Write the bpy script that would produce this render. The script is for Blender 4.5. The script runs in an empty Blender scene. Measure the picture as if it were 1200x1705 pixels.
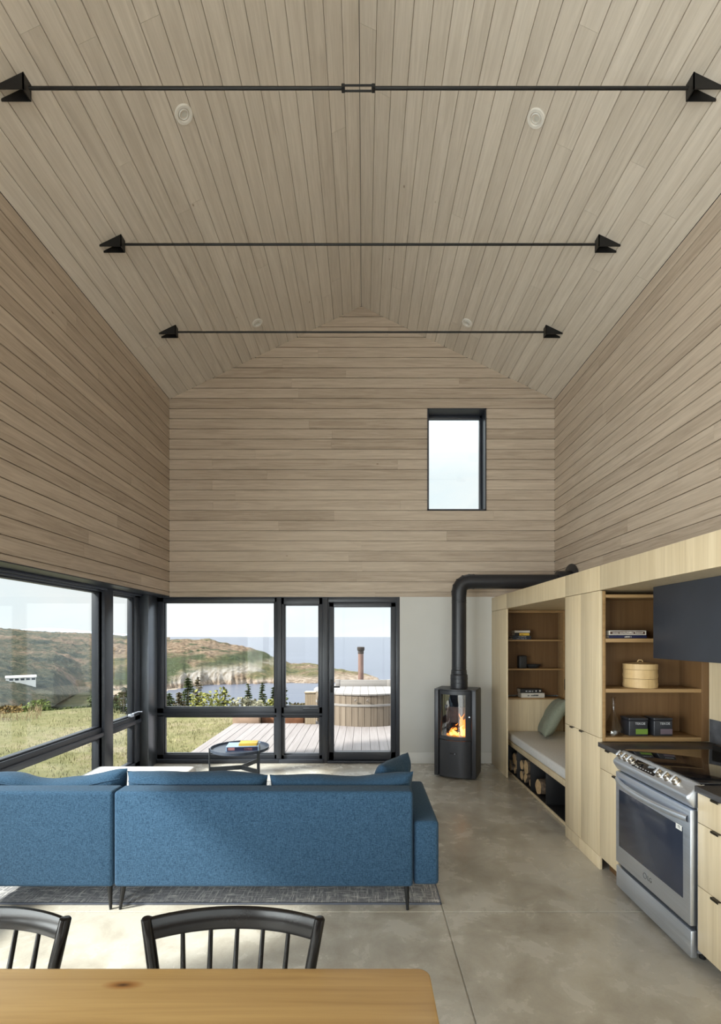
import bpy, bmesh, math, random
from mathutils import Vector, Matrix, noise

# ------------------------------------------------------------------ camera, light, exposure
scene = bpy.context.scene
COL = scene.collection
EYE = 1.67
F = 805.0                     # focal length in pixels of the 1200x1705 frame
VPX, VPY = 605.0, 1060.0      # the optical axis in that frame
cam_d = bpy.data.cameras.new('camera')
cam_d.sensor_fit = 'VERTICAL'
cam_d.sensor_height = 36.0
cam_d.sensor_width = 36.0
cam_d.lens = F / 1705.0 * 36.0
cam_d.shift_x = -(VPX - 600.0) / 1705.0
cam_d.shift_y = (VPY - 852.5) / 1705.0
cam_d.clip_start = 0.05
cam_d.clip_end = 40000
cam = bpy.data.objects.new('camera', cam_d)
cam.location = (0, 0, EYE)
cam.rotation_euler = (math.pi / 2, 0, 0)
COL.objects.link(cam)
scene.camera = cam

SKY_LOW, SKY_HIGH = 0.98, 3.1
SUN_W = 9.2
SOUTH_W, WEST_W = 165.0, 640.0
scene.view_settings.view_transform = 'Standard'
scene.view_settings.look = 'None'
scene.view_settings.gamma = 1.0
scene.view_settings.use_curve_mapping = False
scene.view_settings.exposure = 0.22
scene.cycles.max_bounces = 14
scene.cycles.diffuse_bounces = 8
scene.cycles.glossy_bounces = 6
scene.cycles.transparent_max_bounces = 24
scene.cycles.sample_clamp_indirect = 8.0
scene.cycles.caustics_reflective = False
scene.cycles.caustics_refractive = False

world = bpy.data.worlds.new('overcast_sky')
scene.world = world
world.use_nodes = True
wn = world.node_tree
for n in list(wn.nodes):
    wn.nodes.remove(n)


def nd(nt, t, **kw):
    n = nt.nodes.new(t)
    for k, v in kw.items():
        if k.startswith('i_'):
            key = k[2:]
            key = int(key) if key.isdigit() else key.replace('_', ' ')
            n.inputs[key].default_value = v
        else:
            setattr(n, k, v)
    return n


def lk(nt, a, ao, b, bi):
    nt.links.new(a.outputs[ao], b.inputs[bi])


def ramp(nt, src, so, stops, interp='LINEAR'):
    r = nd(nt, 'ShaderNodeValToRGB')
    r.color_ramp.interpolation = interp
    els = r.color_ramp.elements
    while len(els) < len(stops):
        els.new(0.5)
    for e, (p, c) in zip(els, stops):
        e.position = p
        e.color = (c[0], c[1], c[2], 1) if not isinstance(c, float) else (c, c, c, 1)
    if src is not None:
        lk(nt, src, so, r, 'Fac')
    return r


tc = nd(wn, 'ShaderNodeTexCoord')
sx = nd(wn, 'ShaderNodeSeparateXYZ')
lk(wn, tc, 'Generated', sx, 0)
mp = nd(wn, 'ShaderNodeMapping')
mp.inputs['Scale'].default_value = (1.6, 1.6, 6.0)
lk(wn, tc, 'Generated', mp, 0)
cl = nd(wn, 'ShaderNodeTexNoise', i_Scale=1.7, i_Detail=6.0, i_Roughness=0.55, i_Distortion=0.4)
lk(wn, mp, 0, cl, 'Vector')
ccol = ramp(wn, cl, 'Fac', [(0.36, (0.86, 0.945, 1.0)), (0.60, (0.985, 0.99, 1.0))])
mr = nd(wn, 'ShaderNodeMapRange', i_1=0.30, i_2=0.62, i_3=SKY_LOW, i_4=SKY_HIGH, interpolation_type='SMOOTHSTEP')
lk(wn, sx, 'Z', mr, 0)
bg = nd(wn, 'ShaderNodeBackground')
lk(wn, ccol, 'Color', bg, 'Color')
lk(wn, mr, 0, bg, 'Strength')
wo = nd(wn, 'ShaderNodeOutputWorld')
lk(wn, bg, 0, wo, 0)
world.cycles.sampling_method = 'MANUAL'
world.cycles.sample_map_resolution = 512

sun_d = bpy.data.lights.new('sun', 'SUN')
sun_d.energy = SUN_W
sun_d.angle = math.radians(5)
sun_d.color = (1.0, 0.95, 0.87)
sun = bpy.data.objects.new('sun', sun_d)
sun_dir = Vector((1.0, 0.42, -0.865))         # the way the light travels
sun.rotation_euler = sun_dir.to_track_quat('-Z', 'Y').to_euler()
COL.objects.link(sun)


def portal(name, loc, rot, sx_, sy_, watts=0.0):
    d = bpy.data.lights.new(name, 'AREA')
    d.shape = 'RECTANGLE'
    d.size, d.size_y = sx_, sy_
    if watts:                   # added lamp at a window behind the camera, standing in for daylight
        d.energy = watts
        d.color = (0.97, 0.985, 1.0)
    else:
        d.cycles.is_portal = True
    o = bpy.data.objects.new(name, d)
    o.location = loc
    o.rotation_euler = rot
    COL.objects.link(o)


# room numbers (metres): X right, Y away from the camera, Z up, the camera over the origin
XL, XR = -2.56, 2.52
YB, YF = 6.38, -4.6
CB = 2.19                 # bottom of the board cladding
EAVE, APEX, SL = 4.79, 6.03, 0.484
XC = 1.69                 # cabinet front plane
P = 0.1345                # board pitch
portal('portal_west', (-3.1, 3.85, 1.12), (0, math.radians(-90), 0), 2.1, 4.6)
portal('fill_lamp_west', (-3.0, -1.5, 1.15), (0, math.radians(-90), 0), 1.95, 5.4, WEST_W)  # unseen area lamp added to brighten the room from the left
portal('portal_north', (-1.15, 6.75, 1.12), (math.radians(-90), 0, 0), 3.3, 2.1)
portal('fill_lamp_south', (0, -4.78, 1.7), (math.radians(90), 0, 0), 4.3, 3.2, SOUTH_W)  # unseen area lamp added to brighten the room from behind
portal('portal_upper', (1.23, 6.85, 4.0), (math.radians(-90), 0, 0), 0.8, 1.35)

# ------------------------------------------------------------------ helpers
ORG = {}


def tag(o, label=None, cat=None, group=None, kind=None):
    if label:
        o['label'] = label
    if cat:
        o['category'] = cat
    if group:
        o['group'] = group
    if kind:
        o['kind'] = kind
    return o


def T(name, label, cat, loc=(0, 0, 0), group=None):
    o = bpy.data.objects.new(name, None)
    o.empty_display_size = 0.1
    o.location = loc
    COL.objects.link(o)
    ORG[o.name] = Vector(loc)
    return tag(o, label, cat, group)


def S(name, loc=(0, 0, 0)):
    """An Empty for a piece of the setting that has parts."""
    o = bpy.data.objects.new(name, None)
    o.location = loc
    COL.objects.link(o)
    ORG[o.name] = Vector(loc)
    o['kind'] = 'structure'
    return o


class B:
    """Collects shapes, builds ONE mesh object."""

    def __init__(s):
        s.bm = bmesh.new()

    def _merge(s, t):
        me = bpy.data.meshes.new('tmp')
        t.to_mesh(me)
        t.free()
        s.bm.from_mesh(me)
        bpy.data.meshes.remove(me)

    def box(s, x0, x1, y0, y1, z0, z1, r=0.0, seg=2, mat=None):
        t = bmesh.new()
        bmesh.ops.create_cube(t, size=1.0)
        for v in t.verts:
            v.co = Vector(((x0 + x1) / 2 + v.co.x * (x1 - x0), (y0 + y1) / 2 + v.co.y * (y1 - y0),
                           (z0 + z1) / 2 + v.co.z * (z1 - z0)))
        if r > 0:
            bmesh.ops.bevel(t, geom=t.edges[:], offset=r, segments=seg, profile=0.5, affect='EDGES')
        if mat is not None:
            bmesh.ops.transform(t, matrix=mat, verts=t.verts)
        s._merge(t)
        return s

    def cyl(s, a, b, r0, r1=None, seg=24, bev=0.0):
        r1 = r0 if r1 is None else r1
        a, b = Vector(a), Vector(b)
        d = b - a
        t = bmesh.new()
        bmesh.ops.create_cone(t, cap_ends=True, segments=seg, radius1=r0, radius2=r1, depth=d.length)
        if bev > 0:
            ed = [e for e in t.edges if any(len(f.verts) > 4 for f in e.link_faces)]
            bmesh.ops.bevel(t, geom=ed, offset=bev, segments=2, profile=0.5, affect='EDGES')
        m = Matrix.Translation((a + b) / 2) @ d.to_track_quat('Z', 'Y').to_matrix().to_4x4()
        bmesh.ops.transform(t, matrix=m, verts=t.verts)
        s._merge(t)
        return s

    def tube(s, pts, rad, seg=12, cap=True):
        pts = [Vector(p) for p in pts]
        n = len(pts)
        rad = rad if isinstance(rad, (list, tuple)) else [rad] * n
        rings = []
        ref = None
        for i, p in enumerate(pts):
            d = (pts[min(i + 1, n - 1)] - pts[max(i - 1, 0)]).normalized()
            if ref is None:
                ref = d.orthogonal().normalized()
            else:
                ref = (ref - d * ref.dot(d)).normalized()
            q = d.cross(ref)
            rings.append([s.bm.verts.new(p + (ref * math.cos(2 * math.pi * k / seg) + q * math.sin(2 * math.pi * k / seg)) * rad[i]) for k in range(seg)])
        for i in range(n - 1):
            for k in range(seg):
                s.bm.faces.new((rings[i][k], rings[i][(k + 1) % seg], rings[i + 1][(k + 1) % seg], rings[i + 1][k]))
        if cap:
            s.bm.faces.new(rings[0][::-1])
            s.bm.faces.new(rings[-1])
        return s

    def lathe(s, c, prof, seg=40, axis='Z'):
        """prof: list of (radius, height)."""
        c = Vector(c)
        rings = []
        for r, h in prof:
            ring = []
            for k in range(seg):
                a = 2 * math.pi * k / seg
                ring.append(s.bm.verts.new(c + Vector((r * math.cos(a), r * math.sin(a), h))))
            rings.append(ring)
        for i in range(len(rings) - 1):
            for k in range(seg):
                s.bm.faces.new((rings[i][k], rings[i][(k + 1) % seg], rings[i + 1][(k + 1) % seg], rings[i + 1][k]))
        if prof[0][0] > 1e-6:
            s.bm.faces.new(rings[0][::-1])
        if prof[-1][0] > 1e-6:
            s.bm.faces.new(rings[-1])
        return s

    def prism(s, poly, vec):
        """poly: list of 3D points (planar), extruded by vec."""
        vec = Vector(vec)
        a = [s.bm.verts.new(Vector(p)) for p in poly]
        b = [s.bm.verts.new(Vector(p) + vec) for p in poly]
        n = len(a)
        s.bm.faces.new(a[::-1])
        s.bm.faces.new(b)
        for i in range(n):
            s.bm.faces.new((a[i], a[(i + 1) % n], b[(i + 1) % n], b[i]))
        return s

    def quad(s, *p):
        s.bm.faces.new([s.bm.verts.new(Vector(q)) for q in p])
        return s

    def grid(s, rows, closed=False):
        """rows: list of lists of points, skinned."""
        vs = [[s.bm.verts.new(Vector(p)) for p in r] for r in rows]
        for i in range(len(vs) - 1):
            m = len(vs[i])
            for k in range(m if closed else m - 1):
                s.bm.faces.new((vs[i][k], vs[i][(k + 1) % m], vs[i + 1][(k + 1) % m], vs[i + 1][k]))
        return vs

    def build(s, name, mat, parent=None, ang=35.0, flat=False, mtx=None, fixn=True):
        bm = s.bm
        if mtx is not None:
            bmesh.ops.transform(bm, matrix=mtx, verts=bm.verts)
        if fixn:
            bmesh.ops.recalc_face_normals(bm, faces=bm.faces)
        if parent is not None:
            o_ = ORG[parent.name]
            for v in bm.verts:
                v.co -= o_
        me = bpy.data.meshes.new(name)
        bm.to_mesh(me)
        bm.free()
        if not flat:
            me.polygons.foreach_set('use_smooth', [True] * len(me.polygons))
            me.set_sharp_from_angle(angle=math.radians(ang))
        me.materials.append(mat)
        o = bpy.data.objects.new(name, me)
        COL.objects.link(o)
        if parent is not None:
            o.parent = parent
            ORG[o.name] = ORG[parent.name]
        else:
            ORG[o.name] = Vector((0, 0, 0))
        return o


def box(name, mat, parent, *a, r=0.003, **k):
    return B().box(*a, r=r, **k).build(name, mat, parent)


def struct(o):
    o['kind'] = 'structure'
    return o


def move(o, loc, rz=0.0, rx=0.0, ry=0.0):
    o.location = loc
    o.rotation_euler = (rx, ry, rz)
    return o


def copy_tree(o, parent=None):
    c = o.copy()
    COL.objects.link(c)
    if parent is not None:
        c.parent = parent
    ORG[c.name] = ORG.get(o.name, Vector((0, 0, 0)))
    for ch in list(o.children):
        copy_tree(ch, c)
    return c


def text(name, body, size, mat, parent, loc, rot, ext=0.0004, align='CENTER', sx_=1.0):
    d = bpy.data.curves.new(name, 'FONT')
    d.body = body
    d.size = size
    d.extrude = ext
    d.align_x = align
    d.align_y = 'CENTER'
    d.materials.append(mat)
    o = bpy.data.objects.new(name, d)
    o.location = Vector(loc) - (ORG[parent.name] if parent else Vector((0, 0, 0)))
    o.rotation_euler = rot
    o.scale = (sx_, 1, 1)
    COL.objects.link(o)
    bpy.context.view_layer.update()
    me = bpy.data.meshes.new_from_object(o.evaluated_get(bpy.context.evaluated_depsgraph_get()))
    q = bpy.data.objects.new(name, me)
    q.location, q.rotation_euler, q.scale = o.location.copy(), o.rotation_euler.copy(), o.scale.copy()
    bpy.data.objects.remove(o)
    if not me.materials:
        me.materials.append(mat)
    q.name = name
    COL.objects.link(q)
    q.parent = parent
    q['kind'] = 'stuff'
    return q


# ------------------------------------------------------------------ materials
def newmat(name):
    m = bpy.data.materials.new(name)
    m.use_nodes = True
    nt = m.node_tree
    bs = nt.nodes['Principled BSDF']
    return m, nt, bs


def coords(nt, kind='Object', scale=(1, 1, 1), rnd=True, rot=(0, 0, 0)):
    t = nd(nt, 'ShaderNodeTexCoord')
    m = nd(nt, 'ShaderNodeMapping')
    m.inputs['Scale'].default_value = scale
    m.inputs['Rotation'].default_value = rot
    if rnd:
        oi = nd(nt, 'ShaderNodeObjectInfo')
        mu = nd(nt, 'ShaderNodeVectorMath', operation='SCALE')
        mu.inputs[0].default_value = (37.0, 53.0, 71.0)
        lk(nt, oi, 'Random', mu, 'Scale')
        ad = nd(nt, 'ShaderNodeVectorMath', operation='ADD')
        lk(nt, t, kind, ad, 0)
        lk(nt, mu, 0, ad, 1)
        lk(nt, ad, 0, m, 0)
    else:
        lk(nt, t, kind, m, 0)
    return m


def bump(nt, bs, src, so, strength=0.2, dist=0.01):
    b = nd(nt, 'ShaderNodeBump', i_Strength=strength, i_Distance=dist)
    lk(nt, src, so, b, 'Height')
    lk(nt, b, 0, bs, 'Normal')
    return b


def plain(name, col, rough=0.5, metal=0.0, var=0.06, scale=20.0, bmp=0.0, spec=None, stretch=(1, 1, 1), emit=None):
    m, nt, bs = newmat(name)
    c = coords(nt, scale=stretch)
    n = nd(nt, 'ShaderNodeTexNoise', i_Scale=scale, i_Detail=4.0)
    lk(nt, c, 0, n, 'Vector')
    lo = tuple(max(0, x * (1 - var)) for x in col)
    hi = tuple(min(1, x * (1 + var)) for x in col)
    r = ramp(nt, n, 'Fac', [(0.3, lo), (0.7, hi)])
    lk(nt, r, 'Color', bs, 'Base Color')
    bs.inputs['Roughness'].default_value = rough
    bs.inputs['Metallic'].default_value = metal
    if spec is not None:
        bs.inputs['Specular IOR Level'].default_value = spec
    if bmp:
        bump(nt, bs, n, 'Fac', bmp, 0.004)
    if emit:
        bs.inputs['Emission Color'].default_value = (*emit[0], 1)
        bs.inputs['Emission Strength'].default_value = emit[1]
    return m


def boards_mat(name, dark, light, rough=0.55, knots=True):
    """Whitewashed boards: UV runs along the board, the tone attribute tells boards apart."""
    m, nt, bs = newmat(name)
    t = nd(nt, 'ShaderNodeTexCoord')
    a = nd(nt, 'ShaderNodeAttribute', attribute_name='tone')
    m1 = nd(nt, 'ShaderNodeMapping')
    m1.inputs['Scale'].default_value = (0.9, 16, 1)
    lk(nt, t, 'UV', m1, 0)
    n1 = nd(nt, 'ShaderNodeTexNoise', i_Scale=1.6, i_Detail=7.0, i_Roughness=0.62, i_Distortion=1.1)
    lk(nt, m1, 0, n1, 'Vector')
    m2 = nd(nt, 'ShaderNodeMapping')
    m2.inputs['Scale'].default_value = (4, 150, 1)
    lk(nt, t, 'UV', m2, 0)
    n2 = nd(nt, 'ShaderNodeTexNoise', i_Scale=2.0, i_Detail=3.0, i_Distortion=0.5)
    lk(nt, m2, 0, n2, 'Vector')
    ad = nd(nt, 'ShaderNodeMath', operation='MULTIPLY_ADD')
    lk(nt, n2, 'Fac', ad, 0)
    ad.inputs[1].default_value = 0.34
    lk(nt, n1, 'Fac', ad, 2)
    ad2 = nd(nt, 'ShaderNodeMath', operation='MULTIPLY_ADD')
    lk(nt, a, 'Fac', ad2, 0)
    ad2.inputs[1].default_value = 0.22
    lk(nt, ad, 0, ad2, 2)
    r = ramp(nt, ad2, 0, [(0.46, dark), (1.12, light)])
    r.color_ramp.elements[1].position = 1.0
    src = r
    if knots:
        m3 = nd(nt, 'ShaderNodeMapping')
        m3.inputs['Scale'].default_value = (1.0, 2.2, 1)
        lk(nt, t, 'UV', m3, 0)
        v = nd(nt, 'ShaderNodeTexVoronoi', i_Scale=1.7)
        lk(nt, m3, 0, v, 'Vector')
        kr = ramp(nt, v, 'Distance', [(0.012, (0.42, 0.34, 0.26)), (0.034, (1, 1, 1))])
        mx = nd(nt, 'ShaderNodeMix', data_type='RGBA', blend_type='MULTIPLY')
        mx.inputs[0].default_value = 1.0
        lk(nt, r, 'Color', mx, 6)
        lk(nt, kr, 'Color', mx, 7)
        lk(nt, mx, 2, bs, 'Base Color')
    else:
        lk(nt, r, 'Color', bs, 'Base Color')
    bs.inputs['Roughness'].default_value = rough
    bs.inputs['Specular IOR Level'].default_value = 0.35
    bump(nt, bs, ad, 0, 0.12, 0.004)
    return m


def wood_mat(name, dark, light, axis='Z', rough=0.42, fine=1.0, knot=None, contrast=1.0, spec=0.4):
    m, nt, bs = newmat(name)
    ax = {'X': (1.2, 34, 34), 'Y': (34, 1.2, 34), 'Z': (34, 34, 1.2)}[axis]
    c = coords(nt, scale=tuple(q * fine for q in ax))
    n = nd(nt, 'ShaderNodeTexNoise', i_Scale=1.0, i_Detail=6.0, i_Roughness=0.6, i_Distortion=0.7)
    lk(nt, c, 0, n, 'Vector')
    ax2 = {'X': (0.5, 5, 5), 'Y': (5, 0.5, 5), 'Z': (5, 5, 0.5)}[axis]
    c2 = coords(nt, scale=ax2)
    n2 = nd(nt, 'ShaderNodeTexNoise', i_Scale=1.0, i_Detail=2.0)
    lk(nt, c2, 0, n2, 'Vector')
    ad = nd(nt, 'ShaderNodeMath', operation='MULTIPLY_ADD')
    lk(nt, n2, 'Fac', ad, 0)
    ad.inputs[1].default_value = 0.45
    lk(nt, n, 'Fac', ad, 2)
    w = 0.22 / contrast
    r = ramp(nt, ad, 0, [(0.72 - w, dark), (0.72 + w, light)])
    if knot:
        t = nd(nt, 'ShaderNodeTexCoord')
        mm = nd(nt, 'ShaderNodeMapping')
        mm.inputs['Location'].default_value = (-knot[0], -knot[1] * 3.2, 0)
        mm.inputs['Scale'].default_value = (1, 3.2, 0)
        lk(nt, t, 'Object', mm, 0)
        ln = nd(nt, 'ShaderNodeVectorMath', operation='LENGTH')
        lk(nt, mm, 0, ln, 0)
        kr = ramp(nt, ln, 'Value', [(0.004, (0.16, 0.10, 0.06)), (0.03, (0.72, 0.52, 0.36)), (0.06, (1, 1, 1))])
        mx = nd(nt, 'ShaderNodeMix', data_type='RGBA', blend_type='MULTIPLY')
        mx.inputs[0].default_value = 1.0
        lk(nt, r, 'Color', mx, 6)
        lk(nt, kr, 'Color', mx, 7)
        lk(nt, mx, 2, bs, 'Base Color')
    else:
        lk(nt, r, 'Color', bs, 'Base Color')
    bs.inputs['Roughness'].default_value = rough
    bs.inputs['Specular IOR Level'].default_value = spec
    bump(nt, bs, n, 'Fac', 0.05, 0.002)
    return m


def fabric_mat(name, dark, light, freq=420.0, rough=0.95, wear=None, sheen=0.06):
    m, nt, bs = newmat(name)
    hs = []
    for sc in ((freq * 0.16, freq, freq), (freq, freq, freq * 0.16)):
        c = coords(nt, scale=sc)
        n = nd(nt, 'ShaderNodeTexNoise', i_Scale=1.0, i_Detail=2.0, i_Roughness=0.7)
        lk(nt, c, 0, n, 'Vector')
        hs.append(n)
    ad = nd(nt, 'ShaderNodeMath', operation='ADD')
    lk(nt, hs[0], 'Fac', ad, 0)
    lk(nt, hs[1], 'Fac', ad, 1)
    hf = nd(nt, 'ShaderNodeMath', operation='MULTIPLY')
    lk(nt, ad, 0, hf, 0)
    hf.inputs[1].default_value = 0.5
    r = ramp(nt, hf, 0, [(0.38, dark), (0.64, light)])
    lk(nt, r, 'Color', bs, 'Base Color')
    bs.inputs['Roughness'].default_value = rough
    bs.inputs['Specular IOR Level'].default_value = 0.15
    bs.inputs['Sheen Weight'].default_value = sheen
    bs.inputs['Sheen Roughness'].default_value = 0.5
    bump(nt, bs, hf, 0, 0.35, 0.002)
    return m


def concrete_mat():
    m, nt, bs = newmat('polished_concrete')
    c = coords(nt, scale=(1, 1, 1), rnd=False)
    n1 = nd(nt, 'ShaderNodeTexNoise', i_Scale=0.9, i_Detail=9.0, i_Roughness=0.60, i_Distortion=0.35)
    n2 = nd(nt, 'ShaderNodeTexNoise', i_Scale=4.2, i_Detail=9.0, i_Roughness=0.62, i_Distortion=0.35)
    n3 = nd(nt, 'ShaderNodeTexNoise', i_Scale=90.0, i_Detail=3.0)
    for n in (n1, n2, n3):
        lk(nt, c, 0, n, 'Vector')
    a = nd(nt, 'ShaderNodeMath', operation='MULTIPLY_ADD')
    lk(nt, n2, 'Fac', a, 0)
    a.inputs[1].default_value = 0.75
    lk(nt, n1, 'Fac', a, 2)
    b_ = nd(nt, 'ShaderNodeMath', operation='MULTIPLY_ADD')
    lk(nt, n3, 'Fac', b_, 0)
    b_.inputs[1].default_value = 0.10
    lk(nt, a, 0, b_, 2)
    r = ramp(nt, b_, 0, [(0.62, (0.275, 0.245, 0.20)), (0.90, (0.43, 0.40, 0.345)), (1.0, (0.50, 0.475, 0.425))])
    lk(nt, r, 'Color', bs, 'Base Color')
    rr = ramp(nt, n2, 'Fac', [(0.3, 0.17), (0.7, 0.33)])
    lk(nt, rr, 'Color', bs, 'Roughness')
    bs.inputs['Specular IOR Level'].default_value = 0.5
    bump(nt, bs, n2, 'Fac', 0.03, 0.01)
    return m


def glass_mat(name, tint=(0.94, 0.965, 0.955), base=0.05, k=0.85):
    """Thin clear pane: lets light straight through, mirrors by the viewing angle."""
    m, nt, bs = newmat(name)
    nt.nodes.remove(bs)
    out = nt.nodes['Material Output']
    lw = nd(nt, 'ShaderNodeLayerWeight')
    lw.inputs[0].default_value = 0.5
    pw = nd(nt, 'ShaderNodeMath', operation='POWER')
    lk(nt, lw, 'Facing', pw, 0)
    pw.inputs[1].default_value = 5.0
    ma = nd(nt, 'ShaderNodeMath', operation='MULTIPLY_ADD')
    lk(nt, pw, 0, ma, 0)
    ma.inputs[1].default_value = k
    ma.inputs[2].default_value = base
    tr = nd(nt, 'ShaderNodeBsdfTransparent')
    tr.inputs[0].default_value = (*tint, 1)
    gl = nd(nt, 'ShaderNodeBsdfGlossy')
    gl.inputs['Roughness'].default_value = 0.0
    mx = nd(nt, 'ShaderNodeMixShader')
    lk(nt, ma, 0, mx, 0)
    lk(nt, tr, 0, mx, 1)
    lk(nt, gl, 0, mx, 2)
    lk(nt, mx, 0, out, 'Surface')
    return m


def brushed(name, col, axis='Y', rough=0.3):
    m, nt, bs = newmat(name)
    sc = {'X': (2, 300, 300), 'Y': (300, 2, 300), 'Z': (300, 300, 2)}[axis]
    c = coords(nt, scale=sc)
    n = nd(nt, 'ShaderNodeTexNoise', i_Scale=1.0, i_Detail=3.0)
    lk(nt, c, 0, n, 'Vector')
    r = ramp(nt, n, 'Fac', [(0.3, tuple(x * 0.9 for x in col)), (0.7, col)])
    lk(nt, r, 'Color', bs, 'Base Color')
    bs.inputs['Metallic'].default_value = 1.0
    rr = ramp(nt, n, 'Fac', [(0.2, rough * 0.85), (0.8, rough * 1.2)])
    lk(nt, rr, 'Color', bs, 'Roughness')
    return m


def terrain_mat(name, stops, scale=0.05, s2=0.4, rough=0.95, bmp=0.5, bd=1.0):
    m, nt, bs = newmat(name)
    c = coords(nt, rnd=False)
    n1 = nd(nt, 'ShaderNodeTexNoise', i_Scale=scale, i_Detail=9.0, i_Roughness=0.62, i_Distortion=0.5)
    n2 = nd(nt, 'ShaderNodeTexNoise', i_Scale=s2, i_Detail=6.0, i_Roughness=0.65)
    lk(nt, c, 0, n1, 'Vector')
    lk(nt, c, 0, n2, 'Vector')
    a = nd(nt, 'ShaderNodeMath', operation='MULTIPLY_ADD')
    lk(nt, n2, 'Fac', a, 0)
    a.inputs[1].default_value = 0.6
    lk(nt, n1, 'Fac', a, 2)
    h = nd(nt, 'ShaderNodeMath', operation='MULTIPLY')
    lk(nt, a, 0, h, 0)
    h.inputs[1].default_value = 0.625
    r = ramp(nt, h, 0, stops)
    lk(nt, r, 'Color', bs, 'Base Color')
    bs.inputs['Roughness'].default_value = rough
    bs.inputs['Specular IOR Level'].default_value = 0.1
    bump(nt, bs, n2, 'Fac', bmp, bd)
    return m


M = {}
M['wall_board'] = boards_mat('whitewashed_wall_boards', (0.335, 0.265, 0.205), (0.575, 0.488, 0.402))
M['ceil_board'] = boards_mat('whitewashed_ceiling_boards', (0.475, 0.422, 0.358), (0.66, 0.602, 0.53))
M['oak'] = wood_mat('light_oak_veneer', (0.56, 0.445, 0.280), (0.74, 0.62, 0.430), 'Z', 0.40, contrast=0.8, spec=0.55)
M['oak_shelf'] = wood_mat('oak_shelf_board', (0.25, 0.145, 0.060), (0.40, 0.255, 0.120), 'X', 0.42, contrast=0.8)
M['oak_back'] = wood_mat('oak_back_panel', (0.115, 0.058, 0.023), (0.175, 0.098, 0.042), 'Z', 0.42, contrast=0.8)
M['table_oak'] = wood_mat('oiled_oak_tabletop', (0.36, 0.215, 0.078), (0.57, 0.375, 0.155), 'X', 0.30, fine=0.8, contrast=0.85, knot=(-0.635, 1.277), spec=0.45)
M['frame'] = plain('charcoal_painted_frame', (0.032, 0.037, 0.050), 0.36, 0.0, 0.05, 8)
M['column'] = plain('charcoal_steel_column', (0.16, 0.175, 0.20), 0.34, 0.85, 0.05, 6)
M['black_steel'] = plain('black_steel', (0.012, 0.012, 0.013), 0.42, 0.3, 0.1, 30)
M['stove'] = plain('matt_charcoal_stove_steel', (0.048, 0.050, 0.058), 0.42, 0.35, 0.05, 30)
M['pipe'] = plain('matt_black_flue', (0.022, 0.023, 0.028), 0.38, 0.2, 0.08, 25)
M['white_wall'] = plain('white_wall_paint', (0.61, 0.61, 0.595), 0.7, 0, 0.02, 3)
M['white_paint'] = plain('white_trim_paint', (0.70, 0.70, 0.685), 0.5, 0, 0.02, 3)
M['concrete'] = concrete_mat()
M['blue'] = fabric_mat('denim_blue_upholstery', (0.012, 0.035, 0.070), (0.052, 0.112, 0.190))
M['blue_dark'] = fabric_mat('deep_blue_cushion_cloth', (0.012, 0.034, 0.068), (0.051, 0.108, 0.184), 360)
M['white_cloth'] = fabric_mat('white_cotton', (0.66, 0.66, 0.66), (0.82, 0.82, 0.82), 300)
M['cream_cloth'] = fabric_mat('off_white_linen', (0.56, 0.55, 0.54), (0.76, 0.75, 0.74), 260)
M['sage'] = fabric_mat('sage_green_linen', (0.195, 0.215, 0.165), (0.32, 0.345, 0.275), 300)
M['glass'] = glass_mat('window_glass')
M['glass_back'] = glass_mat('low_reflection_window_glass', (0.955, 0.97, 0.965), 0.006, 0.5)
M['clear_glass'] = glass_mat('clear_vessel_glass', (0.95, 0.94, 0.92), 0.03, 0.6)
M['stove_glass'] = glass_mat('stove_glass', (0.80, 0.80, 0.82), 0.13, 0.85)
M['chair'] = plain('black_lacquered_wood', (0.007, 0.006, 0.006), 0.20, 0, 0.2, 15, spec=0.25)
M['steel'] = brushed('brushed_stainless', (0.74, 0.79, 0.88), 'Y', 0.42)
M['steel_knob'] = brushed('warm_stainless_knob', (0.55, 0.50, 0.44), 'Z', 0.25)
M['black_glass'] = plain('black_ceramic_glass', (0.010, 0.010, 0.012), 0.05, 0, 0.05, 5, spec=0.6)
M['oven_glass'] = plain('dark_oven_glass', (0.030, 0.036, 0.055), 0.14, 0, 0.1, 6, spec=0.6)
M['dark_gap'] = plain('dark_recess', (0.012, 0.012, 0.013), 0.7)
M['slate'] = plain('dark_slate', (0.052, 0.050, 0.052), 0.42, 0, 0.25, 9, 0.15)
M['slate_wall'] = plain('slate_tile', (0.085, 0.088, 0.098), 0.5, 0, 0.35, 14, 0.2)
M['hood'] = plain('charcoal_hood_panel', (0.034, 0.039, 0.052), 0.45, 0.1, 0.08, 6)
M['pull'] = plain('blackened_brass_pull', (0.035, 0.028, 0.020), 0.4, 0.6)
M['bench_black'] = plain('black_log_store_lining', (0.010, 0.010, 0.012), 0.6)
M['dial_mark'] = plain('pale_grey_marking', (0.55, 0.56, 0.58), 0.5)
M['bamboo'] = wood_mat('bamboo', (0.46, 0.30, 0.13), (0.68, 0.49, 0.25), 'Z', 0.5, contrast=0.7)
M['tin'] = plain('charcoal_tin', (0.034, 0.035, 0.042), 0.4, 0.3, 0.2, 12)
M['green_label'] = plain('green_label', (0.13, 0.22, 0.03), 0.6)
M['mauve_label'] = plain('mauve_label', (0.12, 0.09, 0.11), 0.6)
M['paper'] = plain('book_pages', (0.62, 0.57, 0.48), 0.9, 0, 0.15, 60, stretch=(1, 1, 40))
M['bk_white'] = plain('white_book_cover', (0.62, 0.58, 0.52), 0.6)
M['bk_black'] = plain('black_book_cover', (0.02, 0.02, 0.022), 0.5)
M['bk_yellow'] = plain('yellow_book_cover', (0.66, 0.43, 0.06), 0.5)
M['bk_navy'] = plain('navy_book_cover', (0.018, 0.02, 0.06), 0.45)
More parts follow.
